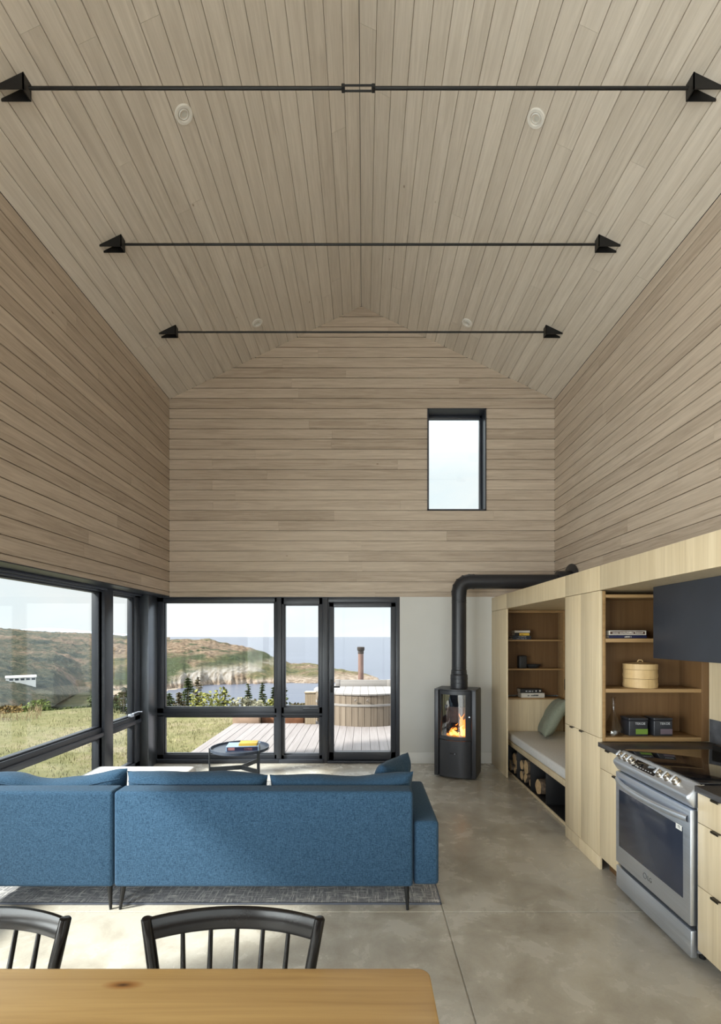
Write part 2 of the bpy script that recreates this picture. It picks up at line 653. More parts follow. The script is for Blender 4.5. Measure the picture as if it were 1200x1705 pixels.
M['bk_slate'] = plain('slate_blue_book_cover', (0.03, 0.038, 0.055), 0.5)
M['bk_sky'] = plain('pale_blue_book_cover', (0.30, 0.42, 0.62), 0.4)
M['bk_pink'] = plain('pink_print', (0.60, 0.28, 0.30), 0.5)
M['bk_brown'] = plain('brown_print', (0.09, 0.05, 0.035), 0.5)
M['log_end'] = plain('cut_log_face', (0.66, 0.47, 0.26), 0.8, 0, 0.18, 30)
M['bark'] = plain('birch_bark', (0.20, 0.15, 0.11), 0.95, 0, 0.75, 28, 0.8)
M['char'] = plain('charred_log', (0.03, 0.022, 0.018), 0.95, 0, 0.6, 30, 0.6)
M['ash'] = plain('pale_fire_clay', (0.42, 0.40, 0.37), 0.9, 0, 0.2, 20)
M['lamp_white'] = plain('white_lamp_trim', (0.72, 0.70, 0.66), 0.4)
M['lens'] = plain('frosted_lens', (0.55, 0.54, 0.50), 0.2)
M['joint'] = plain('saw_cut_joint', (0.03, 0.027, 0.022), 0.9)
M['tray'] = plain('slate_blue_tray_metal', (0.085, 0.105, 0.15), 0.30, 0.3)
M['table_leg'] = plain('grey_steel_rod', (0.075, 0.085, 0.095), 0.4, 0.5)
M['rug_edge'] = plain('blue_grey_rug_binding', (0.09, 0.10, 0.13), 0.95)


# ------------------------------------------------------------------ the room shell
def clip_poly(poly, a, b, c):
    """Keeps the side a*u + b*v <= c."""
    out = []
    n = len(poly)
    for i in range(n):
        p, q = poly[i], poly[(i + 1) % n]
        dp, dq = a * p[0] + b * p[1] - c, a * q[0] + b * q[1] - c
        if dp <= 0:
            out.append(p)
        if (dp < 0 < dq) or (dq < 0 < dp):
            t = dp / (dp - dq)
            out.append((p[0] + t * (q[0] - p[0]), p[1] + t * (q[1] - p[1])))
    return out


def clad(name, O, U, V, N, u0, u1, rows, mat, seed, planes=(), hole=None, gap=0.0092, t=0.018, lens=(2.0, 4.4)):
    rng = random.Random(seed)
    O, U, V, N = Vector(O), Vector(U), Vector(V), Vector(N)
    verts, faces, uvs, tones = [], [], [], []

    def face(idx, uvl, tone):
        faces.append(idx)
        uvs.extend(uvl)
        tones.append(tone)

    for (va, vb) in rows:
        spans = [(u0, u1)]
        if hole and vb > hole[2] + 1e-4 and va < hole[3] - 1e-4:
            spans = [(u0, hole[0]), (hole[1], u1)]
        for (sa, sb) in spans:
            cuts = [sa]
            x = sa - rng.random() * 2.5
            while True:
                x += rng.uniform(*lens)
                if x > sb - 0.35:
                    break
                if x > sa + 0.35:
                    cuts.append(x)
            cuts.append(sb)
            for ca, cb in zip(cuts, cuts[1:]):
                g = gap / 2
                full = [(ca, va), (cb, va), (cb, vb), (ca, vb)]
                ea = 0.0006 if ca > sa + 1e-6 else 0
                eb = 0.0006 if cb < sb - 1e-6 else 0
                brd = [(ca + ea, va + g), (cb - eb, va + g), (cb - eb, vb - g), (ca + ea, vb - g)]
                for (a, b, c) in planes:
                    full = clip_poly(full, a, b, c)
                    brd = clip_poly(brd, a, b, c)
                tone = rng.random()
                ou, ov = rng.random() * 40, rng.random() * 40
                if len(full) >= 3:
                    k = len(verts)
                    verts.extend([O + U * p[0] + V * p[1] - N * t for p in full])
                    face(list(range(k, k + len(full))), [(p[0] + ou, p[1] + ov) for p in full], tone)
                if len(brd) >= 3:
                    k = len(verts)
                    n = len(brd)
                    verts.extend([O + U * p[0] + V * p[1] for p in brd])
                    verts.extend([O + U * p[0] + V * p[1] - N * (t * 0.98) for p in brd])
                    uv = [(p[0] + ou, p[1] + ov) for p in brd]
                    face(list(range(k, k + n)), uv, tone)
                    for i in range(n):
                        j = (i + 1) % n
                        face([k + i, k + n + i, k + n + j, k + j], [uv[i], uv[i], uv[j], uv[j]], tone)
    me = bpy.data.meshes.new(name)
    me.from_pydata(verts, [], faces)
    ul = me.uv_layers.new(name='UVMap')
    for l, uv in zip(ul.data, uvs):
        l.uv = uv
    at = me.attributes.new('tone', 'FLOAT', 'FACE')
    at.data.foreach_set('value', tones)
    me.materials.append(mat)
    o = bpy.data.objects.new(name, me)
    COL.objects.link(o)
    return struct(o)


def rows_between(lo, hi, anchor):
    k = math.floor((lo - anchor) / P)
    out = []
    while True:
        a, b = anchor + k * P, anchor + (k + 1) * P
        if a >= hi - 1e-4:
            break
        a_, b_ = max(a, lo), min(b, hi)
        if b_ - a_ > 0.012:
            out.append((a_, b_))
        k += 1
    return out


RX = -0.03                                    # the ridge
UW = (0.841, 1.618, 3.335, 4.680)             # upper window opening
EL = APEX - SL * (RX - XL)
ER = APEX - SL * (XR - RX)
clad('wall_back', (0, YB, 0), (1, 0, 0), (0, 0, 1), (0, -1, 0), XL, XR, rows_between(CB, 6.1, UW[2]), M['wall_board'], 3,
     planes=[(SL, 1, APEX + SL * RX), (-SL, 1, APEX - SL * RX)], hole=UW)
clad('wall_left', (XL, 0, 0), (0, 1, 0), (0, 0, 1), (1, 0, 0), YF, YB, rows_between(2.205, EL, UW[2]), M['wall_board'], 5)
clad('wall_right', (XR, 0, 0), (0, 1, 0), (0, 0, 1), (-1, 0, 0), YF, YB, rows_between(2.0, ER, UW[2]), M['wall_board'], 8)
th = math.atan(SL)
cs, sn = math.cos(th), math.sin(th)


def ceil_rows(length):
    n = round(length / P)
    return [(i * length / n, (i + 1) * length / n) for i in range(n)]


clad('ceiling', (XL, 0, EL), (0, 1, 0), (cs, 0, sn), (sn, 0, -cs), YF, YB, ceil_rows((RX - XL) / cs), M['ceil_board'], 12, lens=(2.6, 5.5), gap=0.0055, t=0.010)
clad('ceiling', (XR, 0, ER), (0, 1, 0), (-cs, 0, sn), (-sn, 0, -cs), YF, YB, ceil_rows((XR - RX) / cs), M['ceil_board'], 14, lens=(2.6, 5.5), gap=0.0055, t=0.010)
# outer shell: keeps daylight out of the joints and carries the eaves
b = B()
b.prism([(XL - 0.5, YF, EL - 0.18), (RX, YF, APEX + 0.10), (XR + 0.5, YF, ER - 0.18), (XR + 0.5, YF, ER + 0.02), (RX, YF, APEX + 0.32), (XL - 0.5, YF, EL + 0.02)], (0, YB - YF + 0.5, 0))
struct(b.build('roof', M['frame'], flat=True))
b = B().box(XL - 0.36, XL - 0.03, YF, YB + 0.3, 2.215, EL, r=0)
struct(b.build('wall_left_outer', M['frame'], flat=True))
b = B().box(XR + 0.02, XR + 0.30, YF, YB + 0.3, 0, ER, r=0)
struct(b.build('wall_right_outer', M['white_wall'], flat=True))
# gable: outer leaf with the upper window's opening
b = B()
yo = YB + 0.03
for (xa, xb, za, zb) in ((XL - 0.33, XR + 0.1, 2.215, UW[2] - 0.02), (XL - 0.33, UW[0] - 0.02, UW[2] - 0.02, UW[3] + 0.02),
                         (UW[1] + 0.02, XR + 0.1, UW[2] - 0.02, UW[3] + 0.02)):
    b.box(xa, xb, yo, yo + 0.24, za, zb)
b.prism([(XL, yo, UW[3] + 0.02), (XR, yo, UW[3] + 0.02), (XR, yo, ER + 0.05), (RX, yo, APEX + 0.05), (XL, yo, EL + 0.05)], (0, 0.24, 0))
struct(b.build('wall_back_outer', M['frame'], flat=True))
# lower white wall beside the glazed door
struct(B().box(0.478, XR + 0.1, YB + 0.001, YB + 0.22, 0, 2.21, r=0).build('wall_back_lower', M['white_wall'], flat=True))
struct(B().box(0.478, 1.688, YB - 0.016, YB + 0.001, 0.0, 0.145, r=0.002).build('baseboard_back', M['white_paint']))
# soffit plates above the glazing
struct(B().box(XL - 0.36, XL - 0.001, YF, YB + 0.25, 2.200, 2.214, r=0).build('soffit_trim_left', M['frame'], flat=True))
struct(B().box(XL - 0.36, 0.478, YB + 0.012, YB + 0.25, 2.186, 2.2135, r=0).build('soffit_trim_back', M['frame'], flat=True))
# the wall behind the camera, its wide glazing added to light the ceiling
yb0 = YF
b = B()
b.box(XL - 0.3, -2.2, yb0 - 0.2, yb0, 0, 3.4)
b.box(2.2, XR + 0.1, yb0 - 0.2, yb0, 0, 3.4)
b.prism([(XL - 0.3, yb0, 3.4), (XR + 0.1, yb0, 3.4), (XR + 0.1, yb0, ER), (RX, yb0, APEX + 0.1), (XL - 0.3, yb0, EL)], (0, -0.2, 0))
struct(b.build('wall_front', M['white_wall'], flat=True))
w = S('added_window_front')
b = B()
for x in (-2.2, -0.75, 0.70, 2.14):
    b.box(x, x + 0.06, yb0 - 0.14, yb0 - 0.06, 0, 3.4)
b.box(-2.2, 2.2, yb0 - 0.14, yb0 - 0.06, 3.33, 3.4)
b.box(-2.2, 2.2, yb0 - 0.14, yb0 - 0.06, 0, 0.08)
b.build('window_frame', M['frame'], w, flat=True)
B().box(-2.2, 2.2, yb0 - 0.104, yb0 - 0.098, 0.05, 3.36).build('pane', M['glass'], w, flat=True)
# floor slabs with saw-cut joints
JX, JY, JG = 0.485, 2.932, 0.0035
b = B()
for (xa, xb) in ((-2.95, JX - JG), (JX + JG, XR + 0.05)):
    for (ya, yb) in ((YF, JY - JG), (JY + JG, YB + 0.2)):
        b.box(xa, xb, ya, yb, -0.12, 0.0, r=0.0015, seg=1)
b.box(-2.95, XR + 0.05, YF, YB + 0.2, -0.14, -0.006)
struct(b.build('floor', M['concrete'], flat=True))

# ------------------------------------------------------------------ glazing
XG = -2.86
YG = 6.47


def west_unit(name, ya, yb, rail=True, near=0.06, far=0.05):
    """A window in the left wall between ya and yb, with upper and lower pane."""
    w = S(name)
    xi, xo = XG + 0.055, XG - 0.045
    b = B()
    b.box(xo, xi, ya, ya + near, 0.0, 2.20, r=0.004)
    b.box(xo, xi, yb - far, yb, 0.0, 2.20, r=0.004)
    b.box(xo, xi, ya, yb, 2.150, 2.20, r=0.004)
    b.box(xo, xi, ya, yb, 0.0, 0.115, r=0.004)
    if rail:
        b.box(xo, xi, ya, yb, 0.585, 0.695, r=0.004)
        b.box(xi - 0.01, xi + 0.022, ya, yb, 0.60, 0.645, r=0.004)
    b.box(xi - 0.01, xi + 0.03, ya, yb, 2.172, 2.20, r=0.003)
    b.build('window_frame', M['frame'], w)
    b = B()
    for (za, zb) in (((0.115, 0.585), (0.695, 2.150)) if rail else ((0.115, 2.15),)):
        b.box(XG - 0.028, XG + 0.032, ya + near, ya + near + 0.028, za, zb, r=0.003)
        b.box(XG - 0.028, XG + 0.032, yb - far - 0.028, yb - far, za, zb, r=0.003)
        b.box(XG - 0.028, XG + 0.032, ya + near, yb - far, zb - 0.016, zb, r=0.003)
        b.box(XG - 0.028, XG + 0.032, ya + near, yb - far, za, za + 0.016, r=0.003)
        p = B().box(XG - 0.004, XG + 0.004, ya + near, yb - far, za, zb)
        p.build('pane', M['glass'], w, flat=True)
    b.build('glazing_bead', M['frame'], w)
    return w


west_unit('window_1', 1.55, 5.25, near=0.08, far=0.06)
west_unit('window_6', -1.1, 1.35, near=0.06, far=0.06)
west_unit('window_7', -4.5, -1.3, near=0.06, far=0.06)
# mullion posts
for k, (ya, yb) in enumerate(((5.19, 5.372), (1.35, 1.56), (-1.3, -1.1))):
    struct(B().box(XG - 0.06, XG + 0.082, ya, yb, 0, 2.20, r=0.004).build('trim_%d' % (k + 1), M['frame']))
w2 = west_unit('window_2', 5.36, 6.07, near=0.04, far=0.13)
b = B().box(XG + 0.035, XG + 0.075, 5.80, 5.88, 0.70, 0.735, r=0.004)
b.tube([(XG + 0.06, 5.87, 0.735), (XG + 0.085, 5.95, 0.745), (XG + 0.10, 6.02, 0.735)], [0.008, 0.007, 0.009], 10)
b.build('crank_handle', M['steel'], w2)
struct(B().box(-2.905, -2.713, 6.10, 6.367, 0.0, 2.20, r=0.006).build('trim_4', M['column']))

# back glazing: one post-and-rail frame per window
yi, yo2 = YG - 0.055, YG + 0.05


def north_unit(name, xa, xb, ga, gb, la, lb, gtop, gbot, ltop, lbot, handle=False):
    w = S(name)
    b = B()
    b.box(xa, ga, yi, yo2, 0.0, 2.19, r=0.004)
    b.box(gb, xb, yi, yo2, 0.0, 2.19, r=0.004)
    b.box(xa, xb, yi, yo2, gtop, 2.19, r=0.004)
    b.box(xa, xb, yi, yo2, ltop, gbot, r=0.004)
    b.box(xa, xb, yi, yo2, 0.0, lbot, r=0.004)
    b.box(xa, xb, yi - 0.05, yi + 0.01, 0.0, 0.05, r=0.004)
    b.box(xa, xb, yi - 0.012, yi + 0.01, ltop + 0.018, ltop + 0.05, r=0.003)
    b.build('window_frame', M['frame'], w)
    b = B()
    for (x0, x1, z0, z1) in ((ga, gb, gbot, gtop), (la, lb, lbot, ltop)):
        for q in ((x0 - 0.012, x0 + 0.014, z0, z1), (x1 - 0.014, x1 + 0.012, z0, z1), (x0, x1, z1 - 0.014, z1 + 0.012), (x0, x1, z0 - 0.012, z0 + 0.014)):
            b.box(q[0], q[1], YG - 0.03, YG + 0.02, q[2], q[3], r=0.003)
        B().box(x0 - 0.01, x1 + 0.01, YG - 0.004, YG + 0.004, z0 - 0.01, z1 + 0.01).build('pane', M['glass_back'], w, flat=True)
    b.build('glazing_bead', M['frame'], w)
    if handle:
        b = B().box((ga + gb) / 2 + 0.02, (ga + gb) / 2 + 0.10, yi - 0.03, yi + 0.005, gbot - 0.035, gbot - 0.008, r=0.004)
        b.box((ga + gb) / 2 + 0.02, (ga + gb) / 2 + 0.24, yi - 0.045, yi - 0.022, gbot - 0.028, gbot - 0.014, r=0.004)
        b.build('crank_handle', M['frame'], w)
    return w


north_unit('window_3', -2.760, -1.118, -2.653, -1.182, -2.653, -1.182, 2.128, 0.722, 0.606, 0.105)
north_unit('window_4', -1.118, -0.532, -1.053, -0.590, -1.082, -0.560, 2.096, 0.735, 0.602, 0.100, handle=True)
struct(B().box(-1.150, -1.086, yi - 0.03, yi + 0.02, 0, 2.19, r=0.004).build('trim_5', M['frame']))
struct(B().box(-0.545, -0.472, yi - 0.035, yi + 0.1, 0, 2.19, r=0.004).build('trim_6', M['frame']))
d = S('door_1')
b = B()
b.box(-0.475, -0.462, yi - 0.02, yo2, 0, 2.19, r=0.003)
b.box(0.428, 0.478, yi - 0.03, yo2, 0, 2.19, r=0.004)
b.box(-0.475, 0.478, yi - 0.02, yo2, 2.125, 2.19, r=0.004)
b.box(-0.475, 0.478, yi - 0.05, yo2, 0, 0.03, r=0.004)
b.build('door_frame', M['frame'], d)
b = B()
b.box(-0.458, -0.392, yi - 0.008, yo2 - 0.02, 0.034, 2.121, r=0.004)
b.box(0.362, 0.424, yi - 0.008, yo2 - 0.02, 0.034, 2.121, r=0.004)
b.box(-0.46, 0.424, yi - 0.008, yo2 - 0.02, 2.062, 2.121, r=0.004)
b.box(-0.46, 0.424, yi - 0.008, yo2 - 0.02, 0.034, 0.142, r=0.004)
leaf = b.build('door_leaf', M['frame'], d)
B().box(-0.40, 0.37, YG - 0.004, YG + 0.004, 0.135, 2.07).build('pane', M['glass_back'], d, flat=True)
b = B().box(-0.44, -0.405, yi - 0.014, yi - 0.005, 0.93, 1.10, r=0.003)
b.cyl((-0.422, yi - 0.06, 1.01), (-0.422, yi - 0.008, 1.01), 0.010, seg=14)
b.box(-0.43, -0.31, yi - 0.068, yi - 0.05, 1.00, 1.02, r=0.004)
b.build('lever_handle', M['black_steel'], d)

# upper window, set deep in a dark liner
w = S('window_5')
x0, x1, z0, z1 = UW
b = B()
t_ = 0.016
ya, yb = YB - 0.012, YB + 0.26
b.box(x0, x0 + t_, ya, yb, z0, z1)
b.box(x1 - t_, x1, ya, yb, z0, z1)
b.box(x0, x1, ya, yb, z1 - t_, z1)
b.box(x0, x1, ya, yb, z0, z0 + t_)
b.build('window_frame', M['frame'], w, flat=True)
b = B()
for q in ((x0 + t_, x0 + t_ + 0.03, z0 + t_, z1 - t_), (x1 - t_ - 0.03, x1 - t_, z0 + t_, z1 - t_), (x0 + t_, x1 - t_, z1 - t_ - 0.04, z1 - t_), (x0 + t_, x1 - t_, z0 + t_, z0 + t_ + 0.03)):
    b.box(q[0], q[1], YB + 0.17, YB + 0.235, q[2], q[3], r=0.004)
b.build('sash', M['frame'], w)
B().box(x0 + 0.03, x1 - 0.03, YB + 0.2, YB + 0.206, z0 + 0.03, z1 - 0.03).build('pane', M['glass'], w, flat=True)

# ------------------------------------------------------------------ roof ties and downlights
HZ = EYE + 3.328


def ceil_z(x):
    return APEX - SL * abs(x - RX)


TIES = ((2.934, 'black steel tie rod closest to the dining table, with a turnbuckle at its middle', True),
        (4.103, 'black steel tie rod between the other two, crossing above the sofa', False),
        (5.284, 'black steel tie rod closest to the gable wall and its small upper window', False))
for y, lab, tb in TIES:
    t = T('tie_rod', lab, 'tie rod', (0, y, HZ), 'steel tie rods under the vaulted ceiling')
    bi = 2.009
    xl, xr = RX - bi, RX + bi
    b = B()
    if tb:
        b.tube([(xl + 0.01, y, HZ), (-0.125, y, HZ)], 0.0095, 12)
        b.tube([(0.062, y, HZ), (xr - 0.01, y, HZ)], 0.0095, 12)
    else:
        b.tube([(xl + 0.01, y, HZ), (xr - 0.01, y, HZ)], 0.0095, 12)
    b.build('rod', M['black_steel'], t)
    if tb:
        b = B()
        for dy in (-0.015, 0.015):
            b.tube([(-0.122, y + dy, HZ), (0.058, y + dy, HZ)], 0.0055, 10)
        b.box(-0.134, -0.112, y - 0.018, y + 0.018, HZ - 0.012, HZ + 0.012, r=0.004)
        b.box(0.048, 0.070, y - 0.018, y + 0.018, HZ - 0.012, HZ + 0.012, r=0.004)
        b.build('turnbuckle', M['black_steel'], t)
    for sgn in (-1, 1):
        xi_ = RX + bi * sgn
        zb = HZ - 0.043
        b = B()
        for dy in (-0.036, 0.030):
            xin = abs(xi_)
            tipx = xin + 0.182
            side = []
            for (xx, zz) in ((xin, zb), (tipx, min(zb, ceil_z(tipx * sgn) - 0.002)), (tipx, ceil_z(tipx * sgn) - 0.001),
                             (xin, ceil_z(xin * sgn) - 0.001)):
                side.append((xx * sgn, y + dy, zz))
            b.prism(side, (0, 0.006, 0))
        a0 = (xi_, y - 0.036, zb)
        top_x = xi_
        zt = ceil_z(top_x) - 0.001
        nx = 0.006 * sgn
        b.prism([(xi_, y - 0.036, zb), (xi_, y + 0.036, zb), (top_x, y + 0.036, zt), (top_x, y - 0.036, zt)], (nx, 0, 0))
        # flange screwed to the boards
        fx = [abs(xi_) + 0.01, abs(xi_) + 0.17]
        b.prism([(fx[0] * sgn, y - 0.034, ceil_z(fx[0] * sgn) - 0.001), (fx[1] * sgn, y - 0.034, ceil_z(fx[1] * sgn) - 0.001),
                 (fx[1] * sgn, y - 0.028, ceil_z(fx[1] * sgn) - 0.001), (fx[0] * sgn, y - 0.028, ceil_z(fx[0] * sgn) - 0.001)], (0, 0, -0.006))
        b.build('bracket', M['black_steel'], t, flat=True)

for (x, y, lab) in ((-1.289, 3.47, 'round white downlight in the left ceiling slope, beside the turnbuckle tie rod'),
                    (1.244, 3.49, 'round white downlight in the right ceiling slope, beside the turnbuckle tie rod'),
                    (-1.27, 5.79, 'small round white downlight in the left ceiling slope beside the gable wall'),
                    (1.235, 5.77, 'small round white downlight in the right ceiling slope beside the gable wall')):
    t = T('downlight', lab, 'ceiling light', (0, 0, 0), 'recessed downlights in the sloped ceiling')
    B().lathe((0, 0, 0), [(0.040, 0.012), (0.045, -0.006), (0.062, -0.006), (0.066, 0.0), (0.066, 0.004)], 40).build('trim_ring', M['lamp_white'], t)
    b = B().lathe((0.004, 0.003, 0.0), [(0.0, 0.002), (0.024, 0.004), (0.030, 0.010)], 30)
    b.build('lens', M['lens'], t)
    B().lathe((0, 0, 0), [(0.038, 0.012), (0.036, 0.0), (0.030, -0.004), (0.028, 0.011)], 36).build('tilting_ring', M['white_paint'], t)
    ang = th if x < 0 else -th
    move(t, (x, y, ceil_z(x) - 0.004), 0, 0, -ang)


# ------------------------------------------------------------------ oak joinery along the right wall
HP = math.pi / 2
ROT_W = (HP, 0, -HP)       # lettering on a face that looks towards -X
ROT_S = (HP, 0, 0)         # lettering on a face that looks towards the camera


def pull(parent, y, z, name='pull', x=XC):
    b = B().box(x - 0.016, x + 0.004, y - 0.026, y + 0.026, z - 0.0035, z + 0.0005, r=0.001, seg=1)
    b.box(x - 0.0175, x - 0.0145, y - 0.026, y + 0.026, z - 0.011, z + 0.0005, r=0.001, seg=1)
    return b.build(name, M['pull'], parent)


t = T('cabinet_canopy', 'long oak canopy band running over the tall cabinet, bookcase and cooker', 'cabinet canopy', (2.1, 3.0, 2.0))
for (ya, yb) in ((5.722, 6.376), (4.057, 5.719), (3.463, 4.054), (0.20, 3.46)):
    box('fascia_panel', M['oak'], t, XC, XC + 0.02, ya, yb, 2.003, 2.178, r=0.0012)
box('soffit', M['oak'], t, XC + 0.021, 2.515, 0.20, 6.375, 2.003, 2.022, r=0)
box('top_board', M['oak'], t, XC + 0.021, 2.515, 0.20, 6.375, 2.160, 2.177, r=0)

t = T('bookcase', 'oak bookcase with three shelves at the far end of the window seat', 'bookcase', (2.1, 6.2, 0))
box('end_panel', M['oak'], t, XC, XC + 0.021, 5.722, 6.376, 0.0, 1.999)
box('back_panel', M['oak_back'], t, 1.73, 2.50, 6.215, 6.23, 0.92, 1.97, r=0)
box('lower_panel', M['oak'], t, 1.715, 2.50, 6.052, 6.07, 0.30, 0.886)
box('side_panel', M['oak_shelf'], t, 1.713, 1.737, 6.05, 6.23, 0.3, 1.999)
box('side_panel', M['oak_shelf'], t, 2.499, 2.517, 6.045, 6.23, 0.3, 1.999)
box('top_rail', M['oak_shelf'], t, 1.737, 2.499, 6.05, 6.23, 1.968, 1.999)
for z in (1.632, 1.270, 0.903):
    box('shelf', M['oak_shelf'], t, 1.737, 2.499, 6.048, 6.216, z - 0.020, z)
t = T('switch_plate', 'black switch plate on the side wall above the sage pillow', 'switch', (2.512, 6.0, 1.07))
box('plate', M['bk_black'], t, 2.507, 2.5195, 5.955, 6.04, 1.005, 1.14)
box('rocker', M['black_steel'], t, 2.504, 2.508, 5.98, 6.015, 1.04, 1.105)

# window seat over the log store
t = T('window_seat', 'low oak bench with an open black log store under its seat', 'bench', (2.1, 5.05, 0))
XS = 1.776
box('plinth', M['oak'], t, XS, 2.50, 4.06, 6.044, 0.0, 0.026)
box('seat_board', M['oak'], t, XS, 2.50, 4.06, 6.044, 0.344, 0.399)
b = B()
b.box(2.18, 2.20, 4.06, 6.04, 0.027, 0.343)
b.box(XS + 0.01, 2.18, 4.06, 6.04, 0.0265, 0.030)
b.box(XS + 0.01, 2.18, 4.06, 6.04, 0.340, 0.3435)
b.box(XS + 0.01, 2.18, 4.062, 4.070, 0.027, 0.343)
b.box(XS + 0.01, 2.18, 6.030, 6.038, 0.027, 0.343)
b.build('log_store_lining', M['bench_black'], t, flat=True)
for y in (5.606, 5.154, 4.718):
    box('divider', M['bench_black'], t, XS + 0.002, 2.18, y - 0.004, y + 0.004, 0.0305, 0.3395, r=0.001)
c = B().box(XS + 0.002, 2.495, 4.065, 6.03, 0.4, 0.495, r=0.022, seg=4).build('bench_cushion', M['cream_cloth'], None, ang=60)
tag(c, 'long off-white seat pad lying on the oak window seat', 'cushion')

# tall cabinet
t = T('tall_cabinet', 'full-height oak cabinet with four doors between window seat and kitchen', 'cabinet', (2.1, 3.76, 0))
box('carcass', M['oak'], t, XC + 0.021, 2.515, 3.727, 4.054, 0.0, 1.998, r=0)
box('plinth', M['oak'], t, XC, XC + 0.02, 3.463, 4.054, 0.0, 0.096)
for (ya, yb) in ((3.7635, 4.054), (3.463, 3.7605)):
    d = box('door', M['oak'], t, XC, XC + 0.02, ya, yb, 0.945, 1.999, r=0.0012)
    d = box('door', M['oak'], t, XC, XC + 0.02, ya, yb, 0.099, 0.942, r=0.0012)
    pull(d, 3.905 if ya > 3.7 else 3.735, 0.9445, 'pull')

# open shelves facing the cooker
t = T('open_shelf_unit', 'open oak shelf unit beside the range hood, on the worktop', 'shelves', (2.1, 3.6, 0.918))
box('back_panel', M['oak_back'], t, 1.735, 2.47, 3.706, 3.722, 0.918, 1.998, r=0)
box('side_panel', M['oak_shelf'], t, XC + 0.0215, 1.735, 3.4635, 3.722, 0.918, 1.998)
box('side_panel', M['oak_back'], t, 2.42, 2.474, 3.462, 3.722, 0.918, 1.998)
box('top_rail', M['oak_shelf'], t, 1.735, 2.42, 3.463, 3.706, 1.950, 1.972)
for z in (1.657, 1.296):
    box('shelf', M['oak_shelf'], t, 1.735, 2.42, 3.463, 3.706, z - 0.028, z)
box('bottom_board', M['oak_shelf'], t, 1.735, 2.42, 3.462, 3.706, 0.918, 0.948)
struct(box('wall_panel', M['oak'], None, 2.475, 2.519, 0.2, 3.461, 1.082, 2.002, r=0))
struct(box('splashback_wall', M['slate_wall'], None, 2.475, 2.519, 0.2, 3.461, 0.917, 1.081, r=0))
struct(box('wall_panel', M['oak'], None, 2.5205, 2.5385, 4.056, 6.20, 0.0, 1.999, r=0))
struct(box('wall_panel_side', M['oak'], None, 2.476, 2.519, 3.462, 3.726, 0.5, 2.0, r=0))

# base cabinets and worktops
t = T('base_cabinet', 'narrow oak base cabinet with one drawer and one door, left of the range', 'cabinet', (2.0, 3.33, 0))
box('carcass', M['oak'], t, XC + 0.021, 2.47, 3.203, 3.460, 0.10, 0.884, r=0)
box('toe_kick', M['oak_back'], t, XC + 0.07, XC + 0.085, 3.203, 3.460, 0.0, 0.099, r=0)
d = box('drawer_front', M['oak'], t, XC, XC + 0.02, 3.206, 3.459, 0.733, 0.882, r=0.0012)
pull(d, 3.33, 0.8835, 'pull')
d = box('door', M['oak'], t, XC, XC + 0.02, 3.206, 3.459, 0.10, 0.730, r=0.0012)
pull(d, 3.235, 0.7325, 'pull')
t = T('drawer_cabinet', 'wide oak base cabinet with three drawers, right of the range', 'cabinet', (2.0, 1.6, 0))
box('carcass', M['oak'], t, XC + 0.021, 2.47, 0.7, 2.446, 0.10, 0.884, r=0)
box('toe_kick', M['oak'], t, XC + 0.07, XC + 0.085, 0.7, 2.28, 0.0, 0.099, r=0)
for (za, zb) in ((0.733, 0.882), (0.413, 0.730), (0.085, 0.410)):
    d = box('drawer_front', M['oak'], t, XC, XC + 0.02, 1.60, 2.446, za, zb, r=0.0012)
    pull(d, 2.31, zb + 0.0025, 'pull')
    d = box('drawer_front', M['oak'], t, XC, XC + 0.02, 0.72, 1.597, za, zb, r=0.0012)
    pull(d, 1.3, zb + 0.0025, 'pull')
w = box('worktop', M['slate'], None, 1.676, 2.472, 3.202, 3.459, 0.885, 0.9165, r=0.002)
tag(w, 'dark slate worktop between the range and the open shelves', 'worktop', 'slate worktops')
w = box('worktop', M['slate'], None, 1.676, 2.472, 0.68, 2.450, 0.885, 0.9165, r=0.002)
tag(w, 'dark slate worktop over the three-drawer cabinet', 'worktop', 'slate worktops')

# range hood
t = T('range_hood', 'charcoal box-shaped range hood hanging over the cooker', 'range hood', (2.2, 2.75, 1.53))
box('casing', M['hood'], t, 1.94, 2.473, 2.30, 3.240, 1.525, 2.0022, r=0.003)
box('filter', M['steel'], t, 2.02, 2.40, 2.42, 3.12, 1.521, 1.5255, r=0.001)

# the range
RY0, RY1 = 2.462, 3.196
t = T('range', 'stainless steel slide-in range with black glass cooktop', 'range', (2.0, 2.83, 0))
b = B()
b.box(1.705, 2.40, RY0 + 0.004, RY1 - 0.004, 0.05, 0.908, r=0.003)
b.build('body', M['steel'], t)
box('base_recess', M['dark_gap'], t, 1.695, 1.72, RY0 + 0.01, RY1 - 0.01, 0.06, 0.80, r=0)
for (x, y) in ((1.76, RY0 + 0.05), (1.76, RY1 - 0.05), (2.34, RY0 + 0.05), (2.34, RY1 - 0.05)):
    B().cyl((x, y, 0.0), (x, y, 0.052), 0.016, seg=14).build('foot', M['black_steel'], t)
dr = box('drawer', M['steel'], t, 1.668, 1.70, RY0 + 0.002, RY1 - 0.002, 0.030, 0.168, r=0.005)
dw = B().box(1.665, 1.703, RY0 + 0.002, RY1 - 0.002, 0.192, 0.785, r=0.006)
dw = dw.build('oven_door', M['steel'], t)
box('oven_window', M['oven_glass'], dw, 1.6635, 1.672, 2.520, 3.152, 0.307, 0.676, r=0.002)
b = B()
rows = []
n = 26
for i in range(n + 1):
    u = i / n
    y = RY0 + 0.018 + (RY1 - RY0 - 0.036) * u
    bow = 0.058 * (1 - abs(2 * u - 1) ** 2.2)
    x = 1.664 - bow
    rows.append([(x + 0.012 * math.cos(a), y, 0.735 + 0.019 * math.sin(a)) for a in [2 * math.pi * k / 12 for k in range(12)]])
b.grid(rows, closed=True)
b.build('door_handle', M['steel'], dw, ang=50)
